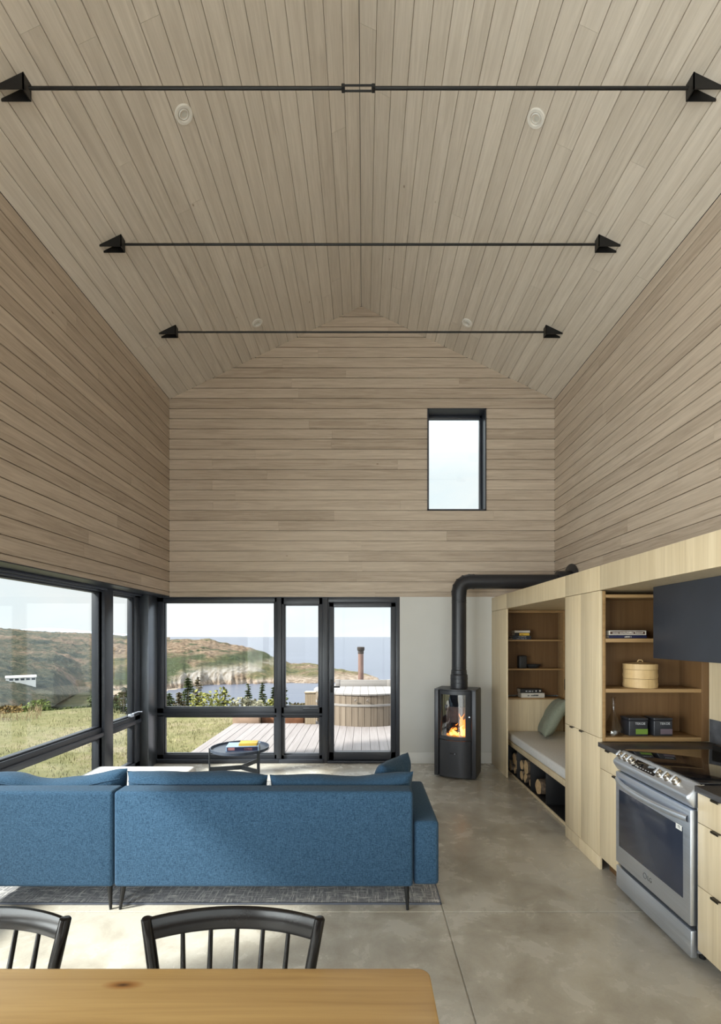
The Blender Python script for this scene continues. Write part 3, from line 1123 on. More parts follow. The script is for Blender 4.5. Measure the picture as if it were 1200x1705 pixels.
text('logo', 'LG', 0.036, M['table_leg'], dw, (1.6645, 2.815, 0.254), ROT_W, 0.0003)
b = B()
ring = [(1.6645, 2.862 + 0.016 * math.cos(a), 0.254 + 0.016 * math.sin(a)) for a in [2 * math.pi * k / 24 for k in range(25)]]
b.tube(ring, 0.0013, 6)
b.build('logo', M['table_leg'], dw)
st = box('sticker', M['white_paint'], dw, 1.6625, 1.6640, 2.527, 2.575, 0.652, 0.680, r=0)
text('sticker_print', 'TE', 0.020, M['bk_black'], dw, (1.6624, 2.551, 0.666), ROT_W, 0.0002)
b = B()
prof = [(1.742, 0.9215), (1.716, 0.9205), (1.705, 0.912), (1.654, 0.866), (1.646, 0.852), (1.648, 0.838), (1.672, 0.800), (1.684, 0.793), (1.742, 0.793)]
tb = bmesh.new()
va = [tb.verts.new((p[0], RY0 - 0.002, p[1])) for p in prof]
vb = [tb.verts.new((p[0], RY1 + 0.002, p[1])) for p in prof]
tb.faces.new(va[::-1])
tb.faces.new(vb)
ends = []
for i in range(len(prof)):
    j = (i + 1) % len(prof)
    tb.faces.new((va[i], va[j], vb[j], vb[i]))
ed = [e for e in tb.edges if abs(e.verts[0].co.y - e.verts[1].co.y) < 1e-6]
bmesh.ops.bevel(tb, geom=ed, offset=0.012, segments=3, profile=0.5, affect='EDGES')
b._merge(tb)
pan = b.build('control_panel', M['steel'], t, ang=40)
nrm = Vector((-0.671, 0, 0.741))
tng = Vector((0.741, 0, 0.671))      # up the sloping face
fc = Vector((1.680, 0, 0.889))
mslope = Matrix(((0, tng.x, nrm.x, 0), (-1, tng.y, nrm.y, 0), (0, tng.z, nrm.z, 0), (0, 0, 0, 1)))
for y in (3.145, 3.085, 3.022, 2.735, 2.665, 2.592):
    p = fc + Vector((0, y, 0))
    k = B().cyl(p - nrm * 0.002, p + nrm * 0.008, 0.025, 0.024, 24, 0.002).cyl(p + nrm * 0.006, p + nrm * 0.034, 0.021, 0.0185, 24, 0.003).build('knob', M['steel_knob'], t, ang=40)
    g = B().box(-0.0055, 0.0055, -0.020, 0.020, 0.030, 0.041, r=0.002, mat=Matrix.Translation(p) @ mslope)
    g.build('knob_grip', M['steel'], k)
disp = B().box(-0.115, 0.115, -0.028, 0.026, -0.001, 0.0022, r=0.001, mat=Matrix.Translation(fc + Vector((0, 2.882, 0))) @ mslope)
disp = disp.build('display', M['black_glass'], t)
b = B()
for i in range(7):
    b.box(-0.085 + i * 0.026, -0.073 + i * 0.026, -0.019, -0.014, 0.0021, 0.0026, mat=Matrix.Translation(fc + Vector((0, 2.882, 0))) @ mslope)
b.build('display_mark', M['dial_mark'], disp, flat=True)
box('cooktop', M['black_glass'], t, 1.716, 2.30, RY0, RY1, 0.912, 0.9255, r=0.003)
b = B().box(2.292, 2.40, RY0 + 0.01, RY1 - 0.01, 0.90, 0.962, r=0.012, seg=3)
b.build('rear_vent', M['black_steel'], t)

# ------------------------------------------------------------------ wood stove and flue
SX, SY = 1.135, 5.83
t = T('wood_stove', 'charcoal steel wood stove with curved glass door and burning fire', 'stove')
R0, CY = 0.293, 0.073


def arc_slab(b, a0, a1, z0, z1, ro, ri, n=18):
    for i in range(n):
        p, q = math.radians(a0 + (a1 - a0) * i / n), math.radians(a0 + (a1 - a0) * (i + 1) / n)
        def pt(a, r, z):
            return Vector((r * math.sin(a), CY - r * math.cos(a), z))
        o0, o1, i1, i0 = pt(p, ro, 0), pt(q, ro, 0), pt(q, ri, 0), pt(p, ri, 0)
        up = Vector((0, 0, 1))
        b.quad(o0 + up * z0, o1 + up * z0, o1 + up * z1, o0 + up * z1)
        b.quad(i1 + up * z0, i0 + up * z0, i0 + up * z1, i1 + up * z1)
        b.quad(o0 + up * z1, o1 + up * z1, i1 + up * z1, i0 + up * z1)
        b.quad(i0 + up * z0, i1 + up * z0, o1 + up * z0, o0 + up * z0)
        if i == 0:
            b.quad(o0 + up * z0, o0 + up * z1, i0 + up * z1, i0 + up * z0)
        if i == n - 1:
            b.quad(o1 + up * z1, o1 + up * z0, i1 + up * z0, i1 + up * z1)
    bmesh.ops.remove_doubles(b.bm, verts=b.bm.verts, dist=1e-5)
    return b


HA = 39.5
for sgn in (-1, 1):
    b = B().box(0.196 if sgn > 0 else -0.246, 0.246 if sgn > 0 else -0.196, -0.165, 0.19, 0.02, 1.038, r=0.006, seg=2)
    b.build('side_panel', M['stove'], t)
b = B()
pts = [(-0.24, 0.19), (0.24, 0.19), (0.243, -0.165)] + [(R0 * math.sin(math.radians(a)), CY - R0 * math.cos(math.radians(a))) for a in [HA - HA * 2 * i / 16 for i in range(17)]] + [(-0.243, -0.165)]
b.prism([(p[0], p[1], 1.039) for p in pts], (0, 0, 0.012))
b.build('top_plate', M['stove'], t)
b = B()
b.box(-0.195, 0.195, 0.15, 0.185, 0.02, 1.038)
b.box(-0.195, -0.175, -0.12, 0.15, 0.02, 1.038)
b.box(0.175, 0.195, -0.12, 0.15, 0.02, 1.038)
b.box(-0.175, 0.175, -0.12, 0.15, 0.455, 0.475)
b.box(-0.175, 0.175, -0.12, 0.15, 1.02, 1.036)
b.box(-0.19, 0.19, -0.14, 0.15, 0.008, 0.05)
b.build('firebox', M['dark_gap'], t, flat=True)
b = B()
b.box(-0.172, 0.172, 0.13, 0.148, 0.476, 0.80)
b.box(-0.172, 0.172, -0.10, 0.13, 0.476, 0.492)
b.build('fire_brick', M['ash'], t, flat=True)
b = arc_slab(B(), -HA, HA, 0.030, 0.452, R0, R0 - 0.02)
low = b.build('ash_door', M['stove'], t, ang=25)
b = arc_slab(B(), -9, 7, 0.298, 0.314, R0 + 0.0012, R0 - 0.002, 6)
b.build('slot_handle', M['dark_gap'], low, ang=25)
a = math.radians(2.6)
B().cyl((R0 * math.sin(a), CY - (R0 - 0.004) * math.cos(a), 0.304), (R0 * math.sin(a) * 1.02, CY - (R0 + 0.004) * math.cos(a), 0.304), 0.005, seg=12).build('knob', M['steel'], low)
b = B()
arc_slab(b, -HA, HA, 0.460, 0.500, R0, R0 - 0.022)
arc_slab(b, -HA, HA, 0.990, 1.034, R0, R0 - 0.022)
arc_slab(b, -HA, -35.5, 0.500, 0.990, R0, R0 - 0.022, 3)
arc_slab(b, 27.0, HA, 0.500, 0.990, R0, R0 - 0.022, 6)
fd = b.build('fire_door', M['stove'], t, ang=25)
B().cyl((0.170, -0.168, 0.735), (0.174, -0.180, 0.735), 0.008, seg=14).build('latch', M['steel'], fd)
arc_slab(B(), -35.6, 27.1, 0.499, 0.991, R0 - 0.006, R0 - 0.010).build('glass_pane', M['stove_glass'], fd, ang=25)


def log_mesh(parent, a, bnd, r, seed, bark, face, split=False):
    """A firewood log from a to bnd: bark round the side, pale cut faces at the ends."""
    rng = random.Random(seed)
    a, bnd = Vector(a), Vector(bnd)
    d = (bnd - a).normalized()
    u = d.orthogonal().normalized()
    v = d.cross(u)
    n = 22
    ph = rng.random() * 6.28
    rows, L = [], 7
    for i in range(L + 1):
        p = a.lerp(bnd, i / L)
        ring = []
        for k in range(n):
            an = 2 * math.pi * k / n
            rr = r * (1 + 0.07 * math.sin(2 * an + ph) + 0.05 * math.sin(5 * an + ph * 2) + 0.03 * rng.uniform(-1, 1))
            x, y = rr * math.cos(an + ph), rr * math.sin(an + ph)
            if split:
                x = max(x, -0.28 * r + 0.1 * y)
            ring.append(p + u * x + v * y)
        rows.append(ring)
    b = B()
    b.grid(rows, closed=True)
    o = b.build('bark', bark, parent, ang=50)
    for ring, off in ((rows[0][::-1], d * -0.001), (rows[-1], d * 0.001)):
        b = B()
        b.bm.faces.new([b.bm.verts.new(q + off) for q in ring])
        b.build('cut_face', face, parent, flat=True, fixn=False)
    return o


mb = B()
for i, (a0, a1, r) in enumerate((((-0.13, -0.06, 0.535), (0.12, -0.02, 0.530), 0.040), ((-0.12, 0.05, 0.53), (0.11, 0.07, 0.535), 0.042), ((-0.06, -0.05, 0.60), (0.10, 0.06, 0.585), 0.036))):
    k = T('tmp', '', '')
    o = log_mesh(k, a0, a1, r, 40 + i, M['char'], M['char'])
    o.name = 'burning_log'
    o.parent = t
    for ch in list(k.children):
        ch.parent = o
        ch.name = 'charred_end'
    bpy.data.objects.remove(k)
M['flame'] = plain('flame', (0.9, 0.35, 0.05), 0.6, emit=((1.0, 0.27, 0.035), 2.6))
M['flame_core'] = plain('flame_core', (1.0, 0.6, 0.2), 0.6, emit=((1.0, 0.52, 0.13), 3.4))
M['ember'] = plain('glowing_ember', (0.8, 0.2, 0.05), 0.6, emit=((1.0, 0.30, 0.04), 2.2))


def flame(b, x, y, z, h, r, seed):
    rng = random.Random(seed)
    p1, p2 = rng.random() * 6, rng.random() * 6
    rows = []
    n = 14
    for i in range(n + 1):
        f = i / n
        rr = r * (math.sin(math.pi * min(1, f * 1.35 + 0.12)) ** 0.8 if f < 0.65 else max(0, (1 - f) / 0.35) ** 1.3 * math.sin(math.pi * 0.9975) ** 0 * 0.42 * 1.0) if f > 0 else r * 0.5
        rr = max(0.0006, r * ((1 - f) ** 0.8) * (0.45 + 1.5 * f * (1 - f) * 1.6))
        cx = x + 0.020 * math.sin(p1 + f * 5) * f + 0.012 * math.sin(p2 + f * 11) * f
        cy = y + 0.012 * math.sin(p2 + f * 6) * f
        rows.append([(cx + rr * math.cos(q), cy + rr * 0.6 * math.sin(q), z + h * f) for q in [2 * math.pi * k / 10 for k in range(10)]])
    b.grid(rows, closed=True)


b = B()
for i, q in enumerate(((0.075, -0.07, 0.50, 0.26, 0.046), (0.10, -0.03, 0.50, 0.24, 0.045), (0.045, -0.02, 0.53, 0.22, 0.038), (0.115, -0.09, 0.50, 0.16, 0.034), (-0.015, -0.06, 0.52, 0.12, 0.036), (-0.05, -0.09, 0.50, 0.09, 0.035))):
    flame(b, *q, 60 + i)
fl = b.build('flame', M['flame'], t, ang=80)
fl['label'] = 'orange flames'
b = B()
for i, q in enumerate(((0.08, -0.11, 0.50, 0.13, 0.032), (0.112, -0.115, 0.50, 0.11, 0.028), (-0.01, -0.12, 0.51, 0.07, 0.035), (-0.045, -0.13, 0.50, 0.055, 0.03), (0.02, -0.12, 0.50, 0.05, 0.03))):
    flame(b, *q, 80 + i)
b.build('flame', M['flame_core'], t, ang=80)
b = B()
rng = random.Random(5)
for i in range(16):
    x, y = rng.uniform(-0.10, 0.13), rng.uniform(-0.14, -0.03)
    s_ = rng.uniform(0.008, 0.018)
    b.box(x - s_, x + s_, y - s_, y + s_, 0.492, 0.492 + s_ * 1.4, r=s_ * 0.3, seg=1)
b.build('ember_bed', M['ember'], t)['kind'] = 'stuff'
move(t, (SX, SY, 0.0), math.radians(-23))

PX, PY, PZ = 1.155, 5.85, 2.335
t = T('flue_pipe', 'matt black flue pipe rising from the stove and turning into the right wall', 'flue pipe', (PX, PY, 1.05))
PR = 0.087
b = B().lathe((PX, PY, 0), [(0.103, 1.0515), (0.103, 1.20), (0.099, 1.215), (0.093, 1.222), (0.093, 1.262), (PR, 1.272), (PR, 2.175)], 40)
b.build('vertical_pipe', M['pipe'], t, ang=30)
for z in (1.115, 1.165, 1.235, 1.30, 2.08, 2.105):
    rr = 0.1055 if z < 1.21 else (0.0955 if z < 1.27 else 0.0895)
    B().lathe((PX, PY, 0), [(rr - 0.004, z - 0.006), (rr, z - 0.003), (rr, z + 0.003), (rr - 0.004, z + 0.006)], 40).build('pipe_ring', M['pipe'], t, ang=30)
b = B()
er = 0.118
segs = []
for i in range(5):
    an = HP * i / 4
    cx, cz = PX + er - er * math.cos(an), PZ - er + er * math.sin(an)
    segs.append((cx, cz, an))
rows = []
pts = [(PX, 2.170, 0.0)] + segs + [(PX + er + 0.06, PZ, HP)]
for (cx, cz, an) in pts:
    nx, nz = math.cos(an), -math.sin(an)
    rows.append([(cx + nx * (PR + 0.003) * math.cos(q), PY + (PR + 0.003) * math.sin(q), cz + nz * (PR + 0.003) * math.cos(q)) for q in [2 * math.pi * k / 32 for k in range(32)]])
b.grid(rows, closed=True)
b.build('elbow', M['pipe'], t, ang=15)
for (cx, cz, an) in pts[1:-1] + [(PX + er + 0.055, PZ, HP)]:
    b = B()
    nx, nz = math.cos(an), -math.sin(an)
    dx, dz = math.sin(an), math.cos(an)
    rr = PR + 0.0065
    rows = []
    for w_ in (-0.005, 0.005):
        rows.append([(cx + dx * w_ + nx * rr * math.cos(q), PY + rr * math.sin(q), cz + dz * w_ + nz * rr * math.cos(q)) for q in [2 * math.pi * k / 32 for k in range(32)]])
    b.grid(rows, closed=True)
    b.build('elbow_seam', M['pipe'], t, ang=40)
b = B().cyl((PX + er, PY, PZ), (2.40, PY, PZ), PR, seg=40)
b.build('horizontal_pipe', M['pipe'], t, ang=30)
b = B().cyl((2.335, PY, PZ), (2.50, PY, PZ), 0.130, seg=44, bev=0.012)
b.build('wall_sleeve', M['pipe'], t, ang=30)
b = B().cyl((2.495, PY, PZ), (2.518, PY, PZ), 0.215, seg=56, bev=0.008)
b.build('wall_rosette', M['pipe'], t, ang=30)

# firewood in the log store
LOGS = ((6.005, 0.088, 0.050, False, 'split log end half hidden behind the end panel, furthest from the camera'),
        (5.915, 0.078, 0.043, False, 'slim upright-looking log at the bottom of the furthest log bay'),
        (5.845, 0.192, 0.066, False, 'thick barked log lying on top in the furthest log bay'),
        (5.685, 0.160, 0.050, False, 'pale-ended log against the divider of the furthest log bay'),
        (5.745, 0.076, 0.044, True, 'split log at the bottom beside the divider in the furthest log bay'),
        (5.545, 0.198, 0.056, False, 'round log on top, against the far divider of the second log bay'),
        (5.412, 0.205, 0.074, False, 'thick birch log with peeling bark on top in the second log bay'),
        (5.520, 0.088, 0.054, False, 'round pale-ended log at the bottom of the second log bay'),
        (5.370, 0.090, 0.056, True, 'split log with a wedge-shaped face in the second log bay'),
        (5.225, 0.080, 0.046, True, 'thin split log against the near divider of the second log bay'),
        (5.015, 0.112, 0.081, False, 'single big round log lying alone in the third log bay'))
for i, (y, z, r, sp, lab) in enumerate(LOGS):
    rng = random.Random(i)
    x0 = 1.795 + rng.uniform(0, 0.03)
    t = T('firewood_log', lab, 'log', (x0, y, z), 'firewood logs under the window seat')
    log_mesh(t, (x0, y, z), (x0 + 0.30, y + rng.uniform(-0.006, 0.006), z + rng.uniform(-0.003, 0.003)), r, 200 + i, M['bark'], M['log_end'], sp)


# ------------------------------------------------------------------ books, vessels and tins on the shelves
def book(label, group, x0, x1, y0, y1, z0, h, cover, spine=None, words_=None, wcol=None, wsize=0.014, rz=0.0):
    """A book lying flat, its spine towards the camera (at y0)."""
    cx, cy = (x0 + x1) / 2, (y0 + y1) / 2
    w, dp = (x1 - x0) / 2, (y1 - y0) / 2
    t = T('book', label, 'book', (0, 0, 0), group)
    b = B()
    c = 0.003
    b.box(-w, w, -dp, dp, 0, c, r=0.0008, seg=1)
    b.box(-w, w, -dp, dp, h - c, h, r=0.0008, seg=1)
    b.box(-w, w, -dp, -dp + c, 0, h, r=0.0008, seg=1)
    cv = b.build('cover', cover, t)
    B().box(-w + 0.004, w - 0.004, -dp + 0.002, dp - 0.004, c, h - c).build('pages', M['paper'], t, flat=True)
    if spine:
        for (fa, fb, ga, gb, mm) in spine:
            B().box(-w + 2 * w * fa, -w + 2 * w * fb, -dp - 0.0006, -dp + 0.0005, h * ga, h * gb).build('spine_label', mm, cv, flat=True)
    if words_:
        rg = random.Random(words_)
        b = B()
        x, end = -words_ * w, words_ * w
        while x < end:
            cw = wsize * rg.uniform(0.22, 0.55)
            ch = wsize * rg.choice((0.36, 0.36, 0.5))
            if rg.random() > 0.16:
                b.box(x, x + cw, -dp - 0.0011, -dp - 0.0005, h * 0.5 - wsize * 0.36, h * 0.5 - wsize * 0.36 + ch * 1.4)
            x += cw + wsize * 0.12
        b.build('spine_lettering', wcol, cv, flat=True)['kind'] = 'stuff'
    move(t, (cx, cy, z0), rz)
    return t


g = 'books on the bookcase shelves'
z = 1.6325
book('lowest slate-blue book of the stack on the top bookcase shelf', g, 1.862, 2.098, 6.058, 6.205, z, 0.024, M['bk_slate'], None, 0.5, M['dial_mark'], 0.012)
book('upper slate-blue book under the yellow-spined book on the top bookcase shelf', g, 1.872, 2.098, 6.06, 6.205, z + 0.0245, 0.023, M['bk_slate'], None, 0.4, M['dial_mark'], 0.012)
book('black book with a yellow spine label in the stack on the top bookcase shelf', g, 1.895, 2.083, 6.06, 6.20, z + 0.048, 0.037, M['bk_black'], [(0.30, 0.98, 0.08, 0.92, M['bk_yellow'])], 0.12, M['bk_black'], 0.018)
book('white book on top of the stack on the top bookcase shelf', g, 1.893, 2.086, 6.06, 6.20, z + 0.0855, 0.030, M['bk_white'])
z = 0.9035
book('white book with a grey title, under the black book on the lowest bookcase shelf', g, 1.975, 2.268, 6.058, 6.21, z, 0.060, M['bk_white'], None, 0.45, M['table_leg'], 0.026)
book('black book with pale lettering, lying on the white book on the lowest bookcase shelf', g, 1.965, 2.235, 6.062, 6.205, z + 0.0605, 0.048, M['bk_black'], [(0.88, 0.95, 0.3, 0.75, M['bk_white'])], 0.5, M['dial_mark'], 0.028)
b = B().box(1.955, 2.055, 6.075, 6.165, 1.2705, 1.432, r=0.014, seg=3)
v = b.build('vase', M['bk_black'], None, ang=40)
tag(v, 'black block-shaped vase on the middle bookcase shelf', 'vase')
b = B()
prof = [(0.0, 0.0), (0.045, 0.0), (0.075, 0.018), (0.090, 0.048), (0.086, 0.050), (0.070, 0.024), (0.0, 0.010)]
b.lathe((0, 0, 0), prof, 40)
bmesh.ops.transform(b.bm, matrix=Matrix.Diagonal((1, 0.72, 1, 1)), verts=b.bm.verts)
v = b.build('bowl', M['bk_black'], None, ang=40)
v.location = (2.150, 6.125, 1.2705)
tag(v, 'shallow black bowl beside the vase on the middle bookcase shelf', 'bowl')

g = 'books on the kitchen shelf'
z = 1.6575
book('navy book under a white-edged book on the top kitchen shelf', g, 1.772, 2.046, 3.492, 3.66, z, 0.022, M['bk_navy'], None, 0.18, M['bk_white'], 0.013)
book('white-bordered brown book on top of the navy book on the kitchen shelf', g, 1.770, 2.040, 3.490, 3.655, z + 0.0225, 0.035, M['bk_white'], [(0.035, 0.965, 0.2, 0.80, M['bk_brown'])], 0.8, M['bk_white'], 0.0145)

t = T('bamboo_steamer', 'round two-tier bamboo steamer with lid on the middle kitchen shelf', 'steamer', (2.046, 3.578, 1.2965))
sx0, sy0 = 2.046, 3.578
r = 0.113
for k, (za, zb) in enumerate(((1.2965, 1.362), (1.3635, 1.428))):
    B().lathe((sx0, sy0, 0), [(r - 0.008, za), (r, za + 0.001), (r, zb), (r - 0.008, zb)], 56).lathe((sx0, sy0, 0), [(r + 0.0025, za + 0.012), (r + 0.0025, za + 0.034)], 56).build('tier', M['bamboo'], t, ang=30)
B().lathe((sx0, sy0, 0), [(r - 0.008, 1.429), (r + 0.002, 1.430), (r + 0.002, 1.470), (r - 0.012, 1.4735), (0.0, 1.485)], 56).build('lid', M['bamboo'], t, ang=30)
b = B().tube([(sx0 - 0.02, sy0, 1.483), (sx0 - 0.012, sy0, 1.497), (sx0 + 0.012, sy0, 1.497), (sx0 + 0.02, sy0, 1.483)], 0.0045, 10)
b.build('lid_loop', M['bamboo'], t)

b = B()
prof = [(0.0, 0.0), (0.064, 0.0), (0.071, 0.008), (0.071, 0.030), (0.062, 0.060), (0.040, 0.110), (0.020, 0.158), (0.0135, 0.185), (0.0125, 0.262), (0.019, 0.278)]
inner = [(max(0, r_ - 0.002), h_ + 0.003) for r_, h_ in prof[::-1]]
inner[0] = (0.017, 0.278)
b.lathe((0, 0, 0), prof + inner, 48)
v = b.build('carafe', M['clear_glass'], None, ang=40)
v.location = (1.838, 3.555, 0.9485)
tag(v, 'clear glass carafe with wide base and slim neck, lowest kitchen shelf', 'carafe')

for (x0, x1, lab, lm, rz_) in ((1.925, 2.062, 'charcoal tin with a green label beside the glass carafe', M['green_label'], 0.0), (2.105, 2.240, 'charcoal tin with a mauve label furthest from the carafe', M['mauve_label'], 0.0)):
    t = T('tin', lab, 'tin', (0, 0, 0), 'tins on the lowest kitchen shelf')
    w = (x1 - x0) / 2
    o = B().box(-w, w, -0.06, 0.06, 0, 0.112, r=0.006, seg=3).build('body', M['tin'], t)
    B().box(-w - 0.002, w + 0.002, -0.062, 0.062, 0.1125, 0.132, r=0.006, seg=3).build('lid', M['tin'], t)
    B().box(-w * 0.30, w * 0.97, -0.0612, -0.0598, 0.014, 0.052).build('label', lm, o, flat=True)
    text('lettering', 'TEKOE', 0.024, M['dial_mark'], o, (0.012, -0.0606, 0.090), ROT_S, 0.0003)
    move(t, ((x0 + x1) / 2, 3.565, 0.9485), 0)


# ------------------------------------------------------------------ soft furnishings
def pillow(b, w, h, t_, seed, ex=2.6, pinch=0.05, wr=0.010, n=30, top=None, mtx=None, seam=None):
    """A stuffed cushion: width X, height Z, thickness Y, centred."""
    off = Vector((seed * 3.7, seed * 1.3, seed * 7.1))
    rows = {}
    tb = bmesh.new()
    for side in (1, -1):
        vs = []
        for i in range(n + 1):
            r = []
            for j in range(n + 1):
                u, v = -1 + 2 * i / n, -1 + 2 * j / n
                u_ = math.copysign(abs(u) ** 0.8, u)
                v_ = math.copysign(abs(v) ** 0.8, v)
                th_ = (max(0, 1 - abs(u_) ** ex) ** 0.5) * (max(0, 1 - abs(v_) ** ex) ** 0.5)
                x = u_ * w / 2 * (1 - pinch * (1 - abs(v_) ** 2) * abs(u_) ** 4)
                z = v_ * h / 2 * (1 - pinch * (1 - abs(u_) ** 2) * abs(v_) ** 4)
                nn = noise.noise(Vector((x * 5, z * 5, side)) + off) * wr * 1.4 + noise.noise(Vector((x * 13, z * 9, side * 3)) + off) * wr * 0.7
                y = side * (t_ / 2 * th_ + nn * th_)
                z += noise.noise(Vector((x * 4, 0, z * 2)) + off) * wr * 0.8
                if top:
                    z += top(u_) * max(0, v_ * 0.5 + 0.5)
                r.append(tb.verts.new((x, y, z)))
                if seam is not None and side == -1 and j == n - 5 and 0 < i < n:
                    seam.append((mtx or Matrix()) @ Vector((x, y - 0.001, z)))
            vs.append(r)
        for i in range(n):
            for j in range(n):
                tb.faces.new((vs[i][j], vs[i + 1][j], vs[i + 1][j + 1], vs[i][j + 1]))
    bmesh.ops.remove_doubles(tb, verts=tb.verts, dist=1e-4)
    if mtx is not None:
        bmesh.ops.transform(tb, matrix=mtx, verts=tb.verts)
    b._merge(tb)
    return b


def mt(x, y, z, rz=0, rx=0, ry=0):
    return Matrix.Translation((x, y, z)) @ Matrix.Rotation(math.radians(rz), 4, 'Z') @ Matrix.Rotation(math.radians(ry), 4, 'Y') @ Matrix.Rotation(math.radians(rx), 4, 'X')


t = T('sofa', 'long blue fabric sofa section with a right arm, seen from behind', 'sofa', (-0.5, 3.4, 0), 'blue sectional sofa')
B().box(-1.516, 0.302, 2.930, 3.075, 0.148, 0.730, r=0.022, seg=4).build('back', M['blue'], t, ang=60)
B().box(0.306, 0.462, 2.955, 3.80, 0.148, 0.540, r=0.024, seg=4).build('arm', M['blue'], t, ang=60)
B().box(-1.512, 0.304, 3.076, 3.80, 0.150, 0.330, r=0.02, seg=3).build('seat_base', M['blue'], t, ang=60)
for (xa, xb) in ((-1.510, -0.607), (-0.603, 0.300)):
    B().box(xa, xb, 3.080, 3.82, 0.331, 0.465, r=0.035, seg=4).build('seat_cushion', M['blue'], t, ang=60)
seam = []
b = pillow(B(), 0.925, 0.36, 0.20, 11, ex=5, pinch=0.03, wr=0.018, seam=seam, mtx=mt(-1.092, 3.195, 0.600, 0, 4), top=lambda u: -0.012 * u)
bc = b.build('back_cushion', M['blue'], t, ang=60)
B().tube(seam, 0.0035, 8).build('piping', M['blue_dark'], bc)
seam = []
b = pillow(B(), 0.945, 0.36, 0.20, 23, ex=5, pinch=0.03, wr=0.019, seam=seam, mtx=mt(-0.145, 3.195, 0.594, 0, 4), top=lambda u: -0.016 * (1 - u * u) + 0.012 * u)
bc = b.build('back_cushion', M['blue'], t, ang=60)
B().tube(seam, 0.0035, 8).build('piping', M['blue_dark'], bc)
for (x, y, z) in ((-1.490, 2.962, 0.0), (0.270, 2.955, 0.0), (-1.475, 3.74, 0.0125), (0.40, 3.74, 0.0125)):
    sx_ = 0.016 if x < 0 else -0.006
    B().tube([(x, y, z), (x + sx_, y + 0.012, 0.149)], [0.008, 0.017], 14).build('leg', M['black_steel'], t)

t = T('sofa', 'blue fabric sofa section at the left edge, seen from behind', 'sofa', (-2.0, 3.4, 0), 'blue sectional sofa')
B().box(-2.46, -1.521, 2.930, 3.075, 0.148, 0.730, r=0.022, seg=4).build('back', M['blue'], t, ang=60)
B().box(-2.455, -1.526, 3.076, 3.72, 0.150, 0.330, r=0.02, seg=3).build('seat_base', M['blue'], t, ang=60)
B().box(-2.45, -1.53, 3.080, 3.71, 0.331, 0.465, r=0.035, seg=4).build('seat_cushion', M['blue'], t, ang=60)


def dip(u):
    return 0.028 * max(0, (u - 0.35) / 0.65) - 0.030 * math.exp(-((u + 0.05) / 0.42) ** 2) + 0.012 * max(0, -u)


seam = []
b = pillow(B(), 0.93, 0.36, 0.20, 37, ex=5, pinch=0.04, wr=0.024, seam=seam, mtx=mt(-2.015, 3.195, 0.590, 0, 4), top=dip)
bc = b.build('back_cushion', M['blue'], t, ang=60)
B().tube(seam, 0.0035, 8).build('piping', M['blue_dark'], bc)
for (x, y, z) in ((-1.548, 2.962, 0.0), (-2.43, 2.962, 0.0), (-1.56, 3.66, 0.0125), (-2.43, 3.66, 0.0125)):
    B().tube([(x, y, z), (x - 0.012 if x > -2 else x + 0.012, y + 0.012, 0.149)], [0.008, 0.017], 14).build('leg', M['black_steel'], t)

c = pillow(B(), 0.46, 0.38, 0.18, 51, ex=3.2, pinch=0.05, wr=0.016, mtx=mt(0, 0, 0)).build('throw_cushion', M['blue_dark'], None, ang=70)
c.matrix_world = mt(0.200, 3.55, 0.590, 62, 12)
tag(c, 'plump blue throw cushion leaning against the sofa arm', 'cushion', 'loose cushions')
c = pillow(B(), 0.56, 0.50, 0.16, 61, ex=2.8, pinch=0.07, wr=0.016, mtx=mt(0, 0, 0)).build('throw_pillow', M['sage'], None, ang=70)
c.matrix_world = mt(2.245, 5.74, 0.722, 78, 31, 4)
tag(c, 'square sage green pillow leaning on the window seat', 'pillow', 'loose cushions')

# ottoman by the left window
t = T('ottoman', 'white upholstered ottoman behind the sofa, by the left window', 'ottoman', (-2.08, 4.28, 0))
B().box(-2.55, -1.61, 3.92, 4.66, 0.16, 0.335, r=0.03, seg=3).build('base', M['white_cloth'], t, ang=60)
B().box(-2.555, -1.605, 3.915, 4.665, 0.336, 0.425, r=0.038, seg=5).build('top_cushion', M['white_cloth'], t, ang=60)
for (x, y) in ((-2.48, 3.98), (-1.68, 3.98), (-2.48, 4.60), (-1.68, 4.60)):
    B().tube([(x, y, 0.0125), (x, y, 0.162)], [0.011, 0.018], 12).build('leg', M['black_steel'], t)

# rug
m, nt, bs = newmat('grey_hatched_rug')
cA = coords(nt, scale=(9, 60, 1), rot=(0, 0, 0.95), rnd=False)
cB = coords(nt, scale=(90, 8, 1), rot=(0, 0, 0.1), rnd=False)
nA = nd(nt, 'ShaderNodeTexNoise', i_Scale=1.0, i_Detail=5.0, i_Roughness=0.7)
nB = nd(nt, 'ShaderNodeTexNoise', i_Scale=1.0, i_Detail=4.0, i_Roughness=0.7)
lk(nt, cA, 0, nA, 'Vector')
lk(nt, cB, 0, nB, 'Vector')
mxn = nd(nt, 'ShaderNodeMath', operation='MAXIMUM')
lk(nt, nA, 'Fac', mxn, 0)
lk(nt, nB, 'Fac', mxn, 1)
rr = ramp(nt, mxn, 0, [(0.50, (0.21, 0.21, 0.225)), (0.58, (0.40, 0.395, 0.395)), (0.67, (0.68, 0.66, 0.63))])
lk(nt, rr, 'Color', bs, 'Base Color')
bs.inputs['Roughness'].default_value = 1.0
bs.inputs['Specular IOR Level'].default_value = 0.1
bump(nt, bs, mxn, 0, 0.5, 0.004)
M['rug'] = m
t = T('area_rug', 'grey hatched rug lying under the blue sofa', 'rug', (-1.06, 4.2, 0))
B().box(-2.60, 0.480, 3.016, 5.55, 0.0005, 0.012, r=0.004, seg=2).build('pile', M['rug'], t)
b = B()
b.box(-2.604, 0.486, 3.008, 3.020, 0.0004, 0.0122, r=0.003)
b.box(-2.604, 0.486, 5.545, 5.556, 0.0004, 0.0122, r=0.003)
